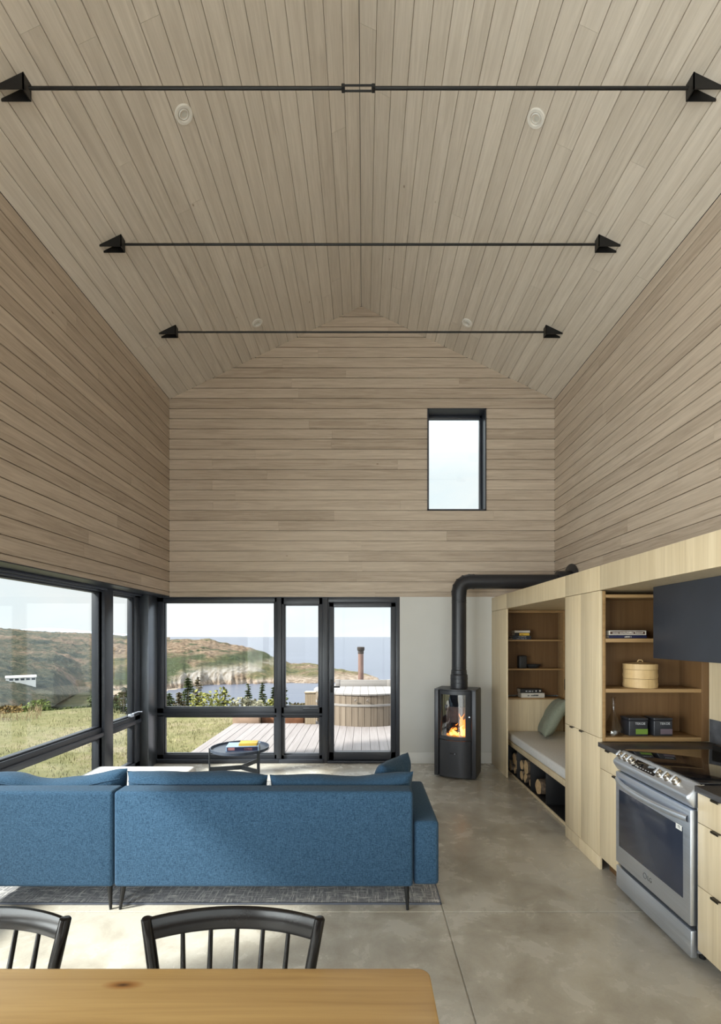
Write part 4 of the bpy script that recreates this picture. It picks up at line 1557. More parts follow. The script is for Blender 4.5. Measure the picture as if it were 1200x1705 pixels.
b.box(0.476, 0.486, 3.008, 5.556, 0.0004, 0.0122, r=0.003)
b.box(-2.606, -2.596, 3.008, 5.556, 0.0004, 0.0122, r=0.003)
b.build('binding', M['rug_edge'], t)

# round tray table with books
TX, TY = -1.292, 5.06
t = T('tray_table', 'round slate-blue tray table with thin legs behind the sofa', 'side table', (TX, TY, 0.012))
R = 0.300
b = B().lathe((TX, TY, 0), [(0.0, 0.490), (R - 0.004, 0.490), (R, 0.494), (R, 0.521), (R - 0.006, 0.521), (R - 0.006, 0.500), (0.0, 0.4995)], 72)
b.build('tray_top', M['tray'], t, ang=30)
LEGS = []
for an in (-164, -38, 66):
    q = math.radians(an)
    LEGS.append((TX + (R + 0.004) * math.cos(q), TY + (R + 0.004) * math.sin(q)))
for (x, y) in LEGS:
    b = B().cyl((x, y, 0.0125), (x, y, 0.520), 0.0085, seg=14)
    b.build('leg', M['table_leg'], t)
b = B()
cx, cy = TX + 0.015, TY - 0.01
for (x, y) in LEGS:
    dx, dy = x - cx, y - cy
    L = math.hypot(dx, dy)
    b.box(0, L, -0.006, 0.006, -0.022, 0.022, r=0.001, seg=1, mat=Matrix.Translation((cx, cy, 0.305)) @ Matrix.Rotation(math.atan2(dy, dx), 4, 'Z'))
b.build('stretcher', M['table_leg'], t)
g = 'books on the tray table'
book('thick pale blue and navy book at the bottom on the tray table', g, -1.415, -1.085, 4.93, 5.15, 0.5005, 0.046, M['bk_sky'],
     [(0.04, 0.97, 0.08, 0.92, M['bk_navy']), (0.07, 0.27, 0.25, 0.9, M['bk_pink']), (0.55, 0.80, 0.1, 0.7, M['bk_pink'])], None, rz=math.radians(7))
book('yellow paperback on top of the blue book on the tray table', g, -1.288, -1.105, 4.965, 5.12, 0.5470, 0.024, M['bk_yellow'], rz=math.radians(6))

# ------------------------------------------------------------------ dining table and chairs
TZ = 0.75
tx0, tx1, ty0, ty1 = -2.30, 0.181, 0.42, 1.342
t = T('dining_table', 'oiled oak dining table with rounded corners in the foreground', 'table', (0, 0, 0))
rc = 0.032
poly = []
for (cx, cy, a0) in ((tx1 - rc, ty1 - rc, 0), (tx0 + rc, ty1 - rc, 90), (tx0 + rc, ty0 + rc, 180), (tx1 - rc, ty0 + rc, 270)):
    for k in range(9):
        a = math.radians(a0 + 90 * k / 8)
        poly.append((cx + rc * math.cos(a), cy + rc * math.sin(a), TZ - 0.032))
tb = bmesh.new()
va = [tb.verts.new(p) for p in poly]
f = tb.faces.new(va)
ret = bmesh.ops.extrude_face_region(tb, geom=[f])
bmesh.ops.translate(tb, vec=(0, 0, 0.032), verts=[v for v in ret['geom'] if isinstance(v, bmesh.types.BMVert)])
top = [e for e in tb.edges if all(v.co.z > TZ - 0.001 for v in e.verts)]
bmesh.ops.bevel(tb, geom=top, offset=0.004, segments=3, profile=0.5, affect='EDGES')
b = B()
b._merge(tb)
b.build('tabletop', M['table_oak'], t, ang=40)
b = B()
b.box(tx0 + 0.25, tx1 - 0.20, 0.60, 0.625, 0.64, 0.717)
b.box(tx0 + 0.25, tx1 - 0.20, 0.86, 0.885, 0.64, 0.717)
b.build('rail', M['table_oak'], t, flat=True)
for (x, y) in ((tx0 + 0.22, 0.62), (tx1 - 0.30, 0.62), (tx0 + 0.22, 0.87), (tx1 - 0.30, 0.87)):
    B().box(x - 0.03, x + 0.03, y - 0.03, y + 0.03, 0.0, 0.7175, r=0.006).build('leg', M['table_oak'], t)


def chair(label):
    t = T('dining_chair', label, 'chair', (0, 0, 0), 'black spindle-back dining chairs')
    mt_ = M['chair']
    # seat
    rows = []
    for (z, k) in ((0.425, 0.97), (0.432, 1.0), (0.446, 1.0), (0.450, 0.975)):
        ring = []
        for i in range(40):
            a = 2 * math.pi * i / 40
            ex = 0.55
            x = math.copysign(abs(math.cos(a)) ** ex, math.cos(a)) * (0.225 - 0.015 * math.sin(a))
            y = math.copysign(abs(math.sin(a)) ** ex, math.sin(a)) * 0.205
            ring.append((x * k, y * k - 0.01, z))
        rows.append(ring)
    b = B()
    vs = b.grid(rows, closed=True)
    b.bm.faces.new(vs[0][::-1])
    b.bm.faces.new(vs[-1])
    b.build('seat', mt_, t, ang=40)
    ptop = 0.268
    for sgn in (-1, 1):
        b = B().tube([(0.200 * sgn, 0.155, 0.435), (0.222 * sgn, 0.165, 0.55), (0.246 * sgn, 0.178, 0.68), (ptop * sgn, 0.19, 0.797), (ptop * sgn, 0.19, 0.800)],
                     [0.014, 0.0165, 0.0175, 0.0165, 0.0125], 18)
        b.build('back_post', mt_, t, ang=50)
    # curved crest rail

    def arc(u):
        return 0.19 + 0.060 * (1 - u * u)
    b = B()
    n = 30
    rows = []
    for i in range(n + 1):
        u = -1 + 2 * i / n
        x = u * (ptop - 0.004)
        y = arc(u)
        h = 0.066
        zt = 0.8005 - 0.003 * abs(u) ** 6
        ring = []
        for (dy, zz) in ((-0.008, zt - h + 0.003), (-0.0095, zt - h + 0.01), (-0.0095, zt - 0.006), (-0.006, zt), (0.006, zt), (0.0095, zt - 0.006), (0.0095, zt - h + 0.01), (0.006, zt - h)):
            ring.append((x * (1 - 0.02 * (zt - zz) / h), y + dy - (zt - zz) * 0.10, zz))
        rows.append(ring)
    vs = b.grid(rows, closed=True)
    b.bm.faces.new(vs[0][::-1])
    b.bm.faces.new(vs[-1])
    b.build('crest_rail', mt_, t, ang=40)
    for k in (-2, -1, 0, 1, 2):
        xt = k * 0.0835
        u = xt / ptop
        b = B().tube([(k * 0.066, 0.16, 0.44), (k * 0.078, (arc(u) + 0.16) / 2, 0.60), (xt, arc(u) - 0.0065, 0.745)], [0.007, 0.0085, 0.0068], 12)
        b.build('spindle', mt_, t, ang=50)
    for (sx_, sy_) in ((-1, 1), (1, 1), (-1, -1), (1, -1)):
        b = B().tube([(0.215 * sx_, 0.20 * sy_ - 0.01, 0.0), (0.195 * sx_, 0.175 * sy_ - 0.01, 0.2), (0.170 * sx_, 0.150 * sy_ - 0.01, 0.428)], [0.011, 0.016, 0.0145], 14)
        b.build('leg', mt_, t, ang=50)
    for sx_ in (-1, 1):
        B().tube([(0.197 * sx_, -0.185, 0.20), (0.197 * sx_, 0.165, 0.20)], 0.009, 12).build('stretcher', mt_, t)
    B().tube([(-0.195, -0.01, 0.20), (0.195, -0.01, 0.20)], 0.009, 12).build('stretcher', mt_, t)
    return t


c1 = chair('black spindle-back chair whose whole curved back shows, behind the table')
move(c1, (-0.4035, 1.307, 0))
c2 = copy_tree(c1)
c2['label'] = 'black spindle-back chair cut off by the left edge, behind the table'
move(c2, (-1.190, 1.307, 0))

# ------------------------------------------------------------------ outside: deck, lawn, slope, bay, hills
SEA = -28.0


def smooth(a, b, x):
    t_ = min(1, max(0, (x - a) / (b - a)))
    return t_ * t_ * (3 - 2 * t_)


def fbm(x, y, s, o=4, z=0.0):
    v, a, f = 0.0, 1.0, 1.0
    for _ in range(o):
        v += a * noise.noise(Vector((x * s * f, y * s * f, z)))
        a *= 0.5
        f *= 2.03
    return v


def ground(x, y):
    """Height of the lawn and the slope falling away from it."""
    r = math.hypot(x, y)
    t_ = x / max(y, 0.3) if y > 0 else -3
    left = smooth(-0.42, -0.56, t_)
    r0 = 10.6 + 3.4 * left
    if y < 3:
        r0 = 16
    h = -0.10 - 0.004 * r
    if r > r0:
        h -= 0.27 * (r - r0) * smooth(r0 - 0.5, r0 + 3, r) if r - r0 < 3 else 0.27 * (r - r0)
    floor_ = -27.5 * left + -36.0 * (1 - left)
    if y < 0:
        floor_ = -10
    h = max(h, floor_)
    bumpy = 0.04 * fbm(x, y, 0.8, 3) if r < r0 + 1 else 0.5 * fbm(x, y, 0.15, 3)
    near = smooth(6.4, 8.0, r)
    return h + bumpy * near


M['lawn'] = terrain_mat('lawn_grass', [(0.34, (0.0679, 0.0768, 0.0279)), (0.50, (0.1399, 0.1294, 0.0621)), (0.66, (0.2320, 0.1840, 0.1285))], 0.35, 5.0, bmp=0.6, bd=0.05)
M['slope'] = terrain_mat('scrub_slope', [(0.38, (0.0179, 0.0229, 0.0102)), (0.52, (0.0408, 0.0433, 0.0204)), (0.66, (0.0765, 0.0612, 0.0357))], 0.12, 1.5, bmp=0.7, bd=0.2)
M['forest'] = terrain_mat('autumn_hill_woods', [(0.38, (0.0240, 0.0312, 0.0279)), (0.47, (0.0540, 0.0572, 0.0403)), (0.53, (0.0990, 0.0806, 0.0558)), (0.60, (0.1725, 0.1196, 0.0899)), (0.70, (0.1125, 0.0910, 0.1054))], 0.02, 0.22, bmp=1.0, bd=4.0)
M['far_hill'] = terrain_mat('far_hill_haze_colour', [(0.4, (0.27, 0.32, 0.38)), (0.6, (0.33, 0.37, 0.42))], 0.004, 0.03, bmp=0.2)  # pale blue distance haze is put into the base colour
M['grass_blade'] = plain('grass_blade', (0.2632, 0.2460, 0.1200), 0.8, 0, 0.5, 1.2)
M['dry_grass'] = plain('dry_grass', (0.2999, 0.2220, 0.1285), 0.9, 0, 0.25, 2.0)

# lawn and near slope: rings round the house
b = B()
NA = 220
rad = [3.2, 5, 6.5, 7.5, 8.2, 8.9, 9.6, 10.2, 10.7, 11.2, 11.8, 12.5, 13.2, 13.8, 14.3, 14.9, 15.6, 16.5, 18, 20, 23, 27, 32, 40, 50, 65, 85, 110, 140, 180, 230, 290]
rows = []
for r in rad[:17]:
    rows.append([(r * math.sin(a), r * math.cos(a), ground(r * math.sin(a), r * math.cos(a)) - (0.25 if r < 6 else 0)) for a in [2 * math.pi * k / NA for k in range(NA)]])
b.grid(rows, closed=True)
struct(b.build('lawn', M['lawn'], None, ang=80))
b = B()
rows = []
for r in rad[16:]:
    rows.append([(r * math.sin(a), r * math.cos(a), ground(r * math.sin(a), r * math.cos(a))) for a in [2 * math.pi * k / NA for k in range(NA)]])
b.grid(rows, closed=True)
struct(b.build('slope_terrain', M['slope'], None, ang=80))

# sea
m, nt, bs = newmat('sea_water')
c = coords(nt, scale=(0.02, 0.11, 1), rnd=False)
n1 = nd(nt, 'ShaderNodeTexNoise', i_Scale=1.0, i_Detail=8.0, i_Roughness=0.6)
lk(nt, c, 0, n1, 'Vector')
c2_ = coords(nt, scale=(0.0016, 0.008, 1), rnd=False)
n2 = nd(nt, 'ShaderNodeTexNoise', i_Scale=1.0, i_Detail=4.0)
lk(nt, c2_, 0, n2, 'Vector')
r = ramp(nt, n2, 'Fac', [(0.3, (0.055, 0.066, 0.098)), (0.7, (0.080, 0.092, 0.130))])
lk(nt, r, 'Color', bs, 'Base Color')
bs.inputs['Roughness'].default_value = 0.28
bs.inputs['IOR'].default_value = 1.33
bump(nt, bs, n1, 'Fac', 0.35, 0.8)
M['sea'] = m
b = B()
b.quad((-30000, -200, SEA), (30000, -200, SEA), (30000, 32000, SEA), (-30000, 32000, SEA))
struct(b.build('sea', M['sea'], None, flat=True))


def interp(tab, x):
    if x <= tab[0][0]:
        return tab[0][1]
    for (a, p), (c_, q) in zip(tab, tab[1:]):
        if x <= c_:
            return p + (q - p) * (x - a) / (c_ - a)
    return tab[-1][1]


# headland across the bay: a rocky shoulder of land, about 28 m above the water at its landward end,
# falling to a low rocky point (bearing tan -> shore distance, ridge distance, ridge height)
BEAR = [(-0.52, 262, 455, 0.2), (-0.41, 268, 450, -0.9), (-0.318, 298, 455, -1.2), (-0.255, 301, 455, -6.8), (-0.205, 303, 450, -12.4),
        (-0.155, 305, 432, -23.6), (-0.10, 308, 412, -27.5), (-0.062, 312, 385, -23.5), (-0.040, 316, 372, -28.5 + 5.0), (-0.012, 320, 355, SEA + 3.4), (0.010, 323, 345, SEA + 2.2), (0.030, 326, 336, SEA + 0.8), (0.036, 328, 332, SEA - 1.5)]
BEAR = [(a, s_, r_, max(h, SEA + 6.5) if -0.2 < a < -0.09 else h) for a, s_, r_, h in BEAR]
ST = [(q[0], q[1]) for q in BEAR]
RT = [(q[0], q[2]) for q in BEAR]
HT = [(q[0], q[3]) for q in BEAR]
nt_, ns_ = 250, 64
rows = []
for i in range(nt_ + 1):
    tt = -0.52 + (0.036 + 0.52) * i / nt_
    ys = interp(ST, tt) + 6 * fbm(tt * 60, 1.3, 1.0, 3)
    yr, hr = interp(RT, tt), interp(HT, tt)
    hr += 1.6 * fbm(tt * 40, 7.7, 1.0, 4) * min(1, (hr - SEA) / 12)
    row = []
    for j in range(ns_ + 1):
        s_ = j / ns_ * 1.35
        if s_ <= 1:
            y = ys + (yr - ys) * s_
            cliff = smooth(-0.44, -0.36, tt) * smooth(-0.22, -0.29, tt)
            g = 0.10 * min(1, s_ / 0.05) + 0.9 * (s_ ** (0.80 - 0.25 * cliff))
            g = min(1, g * (0.95 + 0.05 * s_))
            h = SEA + (hr - SEA) * g
            amp = 2.6 * math.sin(math.pi * min(1, s_ * 1.0)) * min(1, (hr - SEA) / 16) + 0.5
            x = tt * y
            h += amp * (0.7 * fbm(x, y, 0.035, 5) + 0.45 * abs(fbm(x, y, 0.10, 3, 4.0)))
            if s_ > 0.72:
                h += 1.2 * smooth(0.72, 0.86, s_) * (1 - smooth(0.95, 1.0, s_)) * noise.noise(Vector((x * 0.3, y * 0.3, 2))) * min(1, (hr - SEA) / 12)
            if j == 0:
                h = SEA - 3
        else:
            y = yr + (yr - ys) * (s_ - 1)
            x = tt * y
            h = hr - (hr - SEA + 4) * smooth(1.0, 1.35, s_) + 0.8 * fbm(x, y, 0.05, 3)
        row.append((tt * y, y, h))
    rows.append(row)
m, nt, bs = newmat('rocky_headland')
c = coords(nt, rnd=False)
geo = nd(nt, 'ShaderNodeNewGeometry')
sep = nd(nt, 'ShaderNodeSeparateXYZ')
lk(nt, geo, 'Position', sep, 0)
nA = nd(nt, 'ShaderNodeTexNoise', i_Scale=0.055, i_Detail=8.0, i_Roughness=0.6)
nB = nd(nt, 'ShaderNodeTexNoise', i_Scale=0.35, i_Detail=6.0, i_Roughness=0.68)
mpc = coords(nt, scale=(0.45, 0.10, 0.05), rnd=False)
nC = nd(nt, 'ShaderNodeTexNoise', i_Scale=1.0, i_Detail=7.0, i_Roughness=0.65)
lk(nt, c, 0, nA, 'Vector')
lk(nt, c, 0, nB, 'Vector')
lk(nt, mpc, 0, nC, 'Vector')
grass = ramp(nt, nB, 'Fac', [(0.36, (0.0382, 0.0433, 0.0204)), (0.5, (0.0739, 0.0688, 0.0316)), (0.64, (0.1224, 0.0969, 0.0510))])
rock = ramp(nt, nB, 'Fac', [(0.38, (0.0433, 0.0296, 0.0204)), (0.5, (0.1198, 0.0842, 0.0561)), (0.66, (0.2040, 0.1530, 0.1096))])
chalk = ramp(nt, nC, 'Fac', [(0.36, (0.1020, 0.0842, 0.0638)), (0.5, (0.1887, 0.1683, 0.1479)), (0.66, (0.2856, 0.2703, 0.2550))])
woods = ramp(nt, nB, 'Fac', [(0.4, (0.0153, 0.0229, 0.0112)), (0.62, (0.0433, 0.0536, 0.0255))])


def mixc(fac, fo, a, ao, b_, bo):
    x = nd(nt, 'ShaderNodeMix', data_type='RGBA')
    lk(nt, fac, fo, x, 0)
    lk(nt, a, ao, x, 6)
    lk(nt, b_, bo, x, 7)
    return x


def band(src, so, lo, lo2, hi, hi2):
    """1 between lo2 and hi, fading out to lo and hi2."""
    a = nd(nt, 'ShaderNodeMapRange', i_1=lo, i_2=lo2, i_3=0.0, i_4=1.0, interpolation_type='SMOOTHSTEP')
    b_ = nd(nt, 'ShaderNodeMapRange', i_1=hi, i_2=hi2, i_3=1.0, i_4=0.0, interpolation_type='SMOOTHSTEP')
    lk(nt, src, so, a, 0)
    lk(nt, src, so, b_, 0)
    q = nd(nt, 'ShaderNodeMath', operation='MULTIPLY')
    lk(nt, a, 0, q, 0)
    lk(nt, b_, 0, q, 1)
    return q


def mul(a, ao, b_, bo):
    q = nd(nt, 'ShaderNodeMath', operation='MULTIPLY')
    lk(nt, a, ao, q, 0)
    lk(nt, b_, bo, q, 1)
    return q


def madd(a, ao, k, b_, bo):
    q = nd(nt, 'ShaderNodeMath', operation='MULTIPLY_ADD')
    lk(nt, a, ao, q, 0)
    q.inputs[1].default_value = k
    lk(nt, b_, bo, q, 2)
    return q


zj = madd(nA, 'Fac', 9.0, sep, 'Z')             # height with a wandering edge
xj = madd(nA, 'Fac', 40.0, sep, 'X')
rockmask = ramp(nt, nA, 'Fac', [(0.50, 0.0), (0.60, 1.0)])
c1_ = mixc(rockmask, 'Color', grass, 'Color', rock, 'Color')
crag = band(zj, 0, -11.0, -6.0, 1.5, 4.0)       # the rock band under the plateau edge
c2m = mixc(crag, 0, c1_, 2, rock, 'Color')
wmask = ramp(nt, nA, 'Fac', [(0.36, 1.0), (0.43, 0.0)])
c3m = mixc(wmask, 'Color', c2m, 2, woods, 'Color')
scar = mul(band(xj, 0, -95.0, -86.0, -62.0, -52.0), 0, band(zj, 0, -40.0, -36.0, -18.0, -11.5), 0)
grove = mul(band(xj, 0, -135.0, -120.0, -96.0, -88.0), 0, band(zj, 0, -26.0, -20.0, -9.0, -5.0), 0)
grove2 = mul(band(xj, 0, -88.0, -80.0, -56.0, -48.0), 0, band(zj, 0, -15.0, -11.5, -7.0, -4.5), 0)
gsum = nd(nt, 'ShaderNodeMath', operation='ADD')
lk(nt, grove, 0, gsum, 0)
lk(nt, grove2, 0, gsum, 1)
gj = mul(gsum, 0, ramp(nt, nB, 'Fac', [(0.35, 0.55), (0.55, 1.0)]), 'Color')
c3n = mixc(gj, 0, c3m, 2, woods, 'Color')
c4m = mixc(scar, 0, c3n, 2, chalk, 'Color')
shore = band(sep, 'Z', SEA - 5, SEA - 4, SEA + 1.6, SEA + 3.4)
sand = ramp(nt, nB, 'Fac', [(0.40, (0.1122, 0.0816, 0.0587)), (0.6, (0.2550, 0.2091, 0.1683))])
c5m = mixc(shore, 0, c4m, 2, sand, 'Color')
lk(nt, c5m, 2, bs, 'Base Color')
bs.inputs['Roughness'].default_value = 0.95
bs.inputs['Specular IOR Level'].default_value = 0.1
bump(nt, bs, nB, 'Fac', 0.8, 1.2)
M['headland'] = m
b = B()
b.grid(rows)
struct(b.build('headland_terrain', M['headland'], None, ang=60))
# beach at the head of the bay
b = B()
rows = []
for i in range(60):
    tt = -0.66 + 0.33 * i / 59
    row = []
    for j in range(10):
        y = 225 + 75 * j / 9 + 10 * math.sin(i * 0.2)
        edge = smooth(-0.33, -0.42, tt)
        row.append((tt * y, y, SEA - 1.2 + (0.6 + 1.5 * j / 9) * edge + 0.2 * fbm(tt * 50, j, 0.5, 2)))
    rows.append(row)
b.grid(rows)
M['sand'] = terrain_mat('beach_sand', [(0.4, (0.1836, 0.1428, 0.1071)), (0.6, (0.2652, 0.2193, 0.1734))], 0.05, 0.6, bmp=0.1)
struct(b.build('beach_terrain', M['sand'], None, ang=60))

# wooded valley side to the left
VY0 = [(-2.6, 140), (-0.75, 150), (-0.64, 180), (-0.585, 255), (-0.40, 272)]
VH0 = [(-2.6, -19), (-0.75, -21.5), (-0.64, -24), (-0.585, -28.5), (-0.40, -29)]
VH1 = [(-2.6, 26), (-0.9, 18), (-0.75, 13.5), (-0.70, 10.5), (-0.65, 8.0), (-0.545, 5.5), (-0.50, 2.0), (-0.40, -1.0)]
rows = []
for i in range(361):
    tt = -2.6 + 2.2 * (i / 360) ** 0.5
    y0, h0, h1 = interp(VY0, tt), interp(VH0, tt), interp(VH1, tt)
    row = []
    for j in range(171):
        s_ = j / 170 * 1.15
        y = y0 + (760 - y0) * min(s_, 1.15) ** 1.35
        x = tt * y
        g = min(1, s_) ** 0.82
        h = h0 + (h1 - h0) * g
        h += (5.0 * fbm(x, y, 0.010, 4) + 2.2 * abs(fbm(x, y, 0.05, 3))) * math.sin(math.pi * min(1, max(0.06, s_))) + (2.6 * abs(noise.noise(Vector((x * 0.11, y * 0.11, 5)))) + 2.0 * abs(noise.noise(Vector((x * 0.23, y * 0.2, 9))))) * min(1, s_ * 5)
        if s_ > 1:
            h -= 30 * (s_ - 1)
        row.append((x, y, h))
    rows.append(row)
b = B()
b.grid(rows)
struct(b.build('hill_terrain', M['forest'], None, ang=80))
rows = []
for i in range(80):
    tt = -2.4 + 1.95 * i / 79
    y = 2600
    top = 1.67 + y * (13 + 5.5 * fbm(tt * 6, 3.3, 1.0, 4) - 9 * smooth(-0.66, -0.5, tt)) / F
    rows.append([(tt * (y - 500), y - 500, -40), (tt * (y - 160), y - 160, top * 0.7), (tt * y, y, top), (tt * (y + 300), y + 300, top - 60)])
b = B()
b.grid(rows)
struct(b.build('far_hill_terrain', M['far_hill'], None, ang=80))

# white house on the far hillside


from mathutils.bvhtree import BVHTree
hill = bpy.data.objects['hill_terrain'].data
tree = BVHTree.FromPolygons([v.co for v in hill.vertices], [tuple(p.vertices) for p in hill.polygons])
hit = tree.ray_cast(Vector((0, 0, EYE)), Vector(((35 - VPX) / F, 1, -(1136 - VPY) / F)).normalized())[0]
hx, hy, hz = hit.x, hit.y, hit.z - 0.3
HK = hy / 290.0
m_roof = M['bk_slate']
t = T('house', 'long white house standing far off on the wooded hillside', 'house', (hx, hy, hz))
b = B().box(hx - 7.3 * HK, hx + 7.3 * HK, hy - 3, hy + 3, hz - 2.8, hz + 2.3 * HK).build('walls', M['white_paint'], t, flat=True)
b = B().prism([(hx - 7.6 * HK, hy - 3.4, hz + 2.3 * HK), (hx - 7.6 * HK, hy + 3.4, hz + 2.3 * HK), (hx - 7.6 * HK, hy, hz + 3.3 * HK)], (15.2 * HK, 0, 0)).build('roof', M['white_wall'], t, flat=True)
for k in range(5):
    x = hx - 5.6 * HK + k * 2.7 * HK
    box('window', M['bk_slate'], t, x, x + 1.2, hy - 3.05, hy - 2.99, hz + 0.6 * HK, hz + 1.7 * HK, r=0)

t.rotation_euler.z = math.atan(0.708)
t.location.z += 0.9

# deck
M['deck'] = wood_mat('silvered_deck_boards', (0.1795, 0.1583, 0.1550), (0.2693, 0.2479, 0.2471), 'Y', 0.75, contrast=0.8)
b = B()
x = -2.56
rng = random.Random(2)
while x < 5.2:
    far = 9.55 if x < -1.02 else 12.6
    dz = rng.uniform(-0.002, 0.002)
    b.box(x, x + 0.1365, 6.70, far, -0.078 + dz, -0.042 + dz, r=0.003, seg=1)
    x += 0.1405
b.box(-2.55, 5.2, 6.72, 9.5, -0.19, -0.085)
b.box(-1.0, 5.2, 9.5, 12.5, -0.19, -0.085)
struct(b.build('deck_floor', M['deck'], None, flat=True))

# cedar hot tub
M['cedar'] = wood_mat('weathered_cedar', (0.1530, 0.1198, 0.0892), (0.2550, 0.2091, 0.1632), 'Z', 0.75, fine=0.8)
M['cedar_new'] = wood_mat('pale_cedar', (0.2346, 0.1785, 0.1148), (0.3213, 0.2601, 0.1836), 'Z', 0.7, fine=0.8)
M['silver_wood'] = wood_mat('silver_grey_boards', (0.2346, 0.2193, 0.2091), (0.3264, 0.3111, 0.3009), 'X', 0.75, fine=0.7)
M['flue_red'] = plain('red_brown_flue', (0.19, 0.115, 0.095), 0.6, 0.2, 0.15, 12)
tx, ty, tr = 0.02, 10.22, 1.05
zd = -0.041
t = T('hot_tub', 'round cedar hot tub with board lid and a chimney, out on the deck', 'hot tub', (tx, ty, zd))
for k in range(54):
    pass
b = B()
ns = 54
for k in range(ns):
    a0, a1 = 2 * math.pi * k / ns + 0.004, 2 * math.pi * (k + 1) / ns - 0.004
    ring = [(tr * math.sin(a0), tr * math.cos(a0)), (tr * math.sin(a1), tr * math.cos(a1)), ((tr - 0.045) * math.sin(a1), (tr - 0.045) * math.cos(a1)), ((tr - 0.045) * math.sin(a0), (tr - 0.045) * math.cos(a0))]
    dz = 0.004 * math.sin(k * 2.7)
    b.prism([(tx + p[0], ty + p[1], zd) for p in ring], (0, 0, 0.585 + dz))
b.build('stave_wall', M['cedar'], t, flat=True)
B().cyl((tx, ty, zd + 0.1), (tx, ty, zd + 0.16), tr - 0.05, seg=48).build('tub_floor', M['cedar'], t)
for z in (zd + 0.40,):
    B().lathe((tx, ty, 0), [(tr + 0.001, z - 0.022), (tr + 0.009, z - 0.02), (tr + 0.009, z + 0.02), (tr + 0.001, z + 0.022)], 64).build('hoop', M['silver_wood'], t)
b = B()
zt = zd + 0.592
for k in range(13):
    xa = -tr + k * 2 * tr / 13
    xb = xa + 2 * tr / 13 - 0.006
    xm = max(abs(xa), abs(xb)) if k != 6 else abs(xa)
    L = math.sqrt(max(0.02, (tr + 0.015) ** 2 - min(tr, xm) ** 2))
    b.prism([(tx + xa, ty - math.sqrt(max(0.01, (tr + 0.015) ** 2 - xa * xa)), zt), (tx + xb, ty - math.sqrt(max(0.01, (tr + 0.015) ** 2 - xb * xb)), zt),
             (tx + xb, ty + math.sqrt(max(0.01, (tr + 0.015) ** 2 - xb * xb)), zt), (tx + xa, ty + math.sqrt(max(0.01, (tr + 0.015) ** 2 - xa * xa)), zt)], (0, 0, 0.028))
b.build('lid', M['silver_wood'], t, flat=True)
fx, fy = -0.06, 10.86
b = B()
b.box(fx - 0.50, fx + 0.62, fy - 0.24, fy - 0.215, zt + 0.03, zt + 0.17, r=0.003)
b.box(fx - 0.56, fx - 0.46, fy - 0.245, fy - 0.19, zt + 0.029, zt + 0.175, r=0.003)
b.box(fx + 0.58, fx + 0.66, fy - 0.245, fy - 0.19, zt + 0.029, zt + 0.175, r=0.003)
b.build('chimney_guard', M['silver_wood'], t)
b = B().cyl((fx, fy, zt + 0.0285), (fx, fy, 1.29), 0.062, seg=26)
b.build('chimney', M['flue_red'], t)
b = B().lathe((fx, fy, 0), [(0.064, 1.285), (0.068, 1.29), (0.068, 1.315), (0.060, 1.325), (0.060, 1.345), (0.075, 1.355), (0.083, 1.37), (0.083, 1.43), (0.070, 1.44), (0.0, 1.445)], 30)
b.build('chimney_cap', M['char'], t)
for x in (-0.17, 0.06):
    b = B().tube([(tx + x, ty - tr - 0.004, zd + 0.48), (tx + x - 0.02, ty - tr - 0.03, zd + 0.50), (tx + x, ty - tr - 0.04, zd + 0.53), (tx + x + 0.02, ty - tr - 0.02, zd + 0.50)], 0.007, 8)
    b.build('rope_handle', M['silver_wood'], t)

t = T('step_box', 'pale cedar box with a board top against the hot tub', 'box', (-1.03, 9.57, zd))
b = B()
for k in range(4):
    x = -1.142 + k * 0.0525
    b.box(x, x + 0.050, 9.45, 9.472, zd, 0.56, r=0.002, seg=1)
for k in range(4):
    y = 9.474 + k * 0.056
    b.box(-1.142, -1.12, y, y + 0.053, zd, 0.56, r=0.002, seg=1)
b.build('side_boards', M['cedar_new'], t, flat=True)
box('top_board', M['cedar_new'], t, -1.155, -0.930, 9.44, 9.56, 0.5605, 0.583)
box('top_board', M['silver_wood'], t, -1.155, -0.935, 9.565, 9.695, 0.5605, 0.583)

# rusty steel planters at the deck's far edge
M['rust'] = plain('rusted_steel', (0.23, 0.105, 0.060), 0.8, 0.2, 0.35, 6)
M['raw_steel'] = plain('tan_weathered_steel', (0.36, 0.25, 0.18), 0.7, 0.2, 0.15, 5)
t = T('planter', 'tan weathered steel planter box at the far edge of the deck', 'planter', (-2.3, 9.85, -0.10), 'steel planters')
box('box', M['raw_steel'], t, -2.60, -2.08, 9.60, 10.1, -0.16, 0.20, r=0.004)
box('soil', M['slope'], t, -2.58, -2.10, 9.62, 10.08, 0.2005, 0.215, r=0)
t = T('planter', 'rust-red steel planter box at the far edge of the deck', 'planter', (-1.6, 9.95, -0.10), 'steel planters')
box('box', M['rust'], t, -2.06, -1.22, 9.78, 10.3, -0.16, 0.20, r=0.004)
box('soil', M['slope'], t, -2.04, -1.24, 9.80, 10.28, 0.2005, 0.215, r=0)


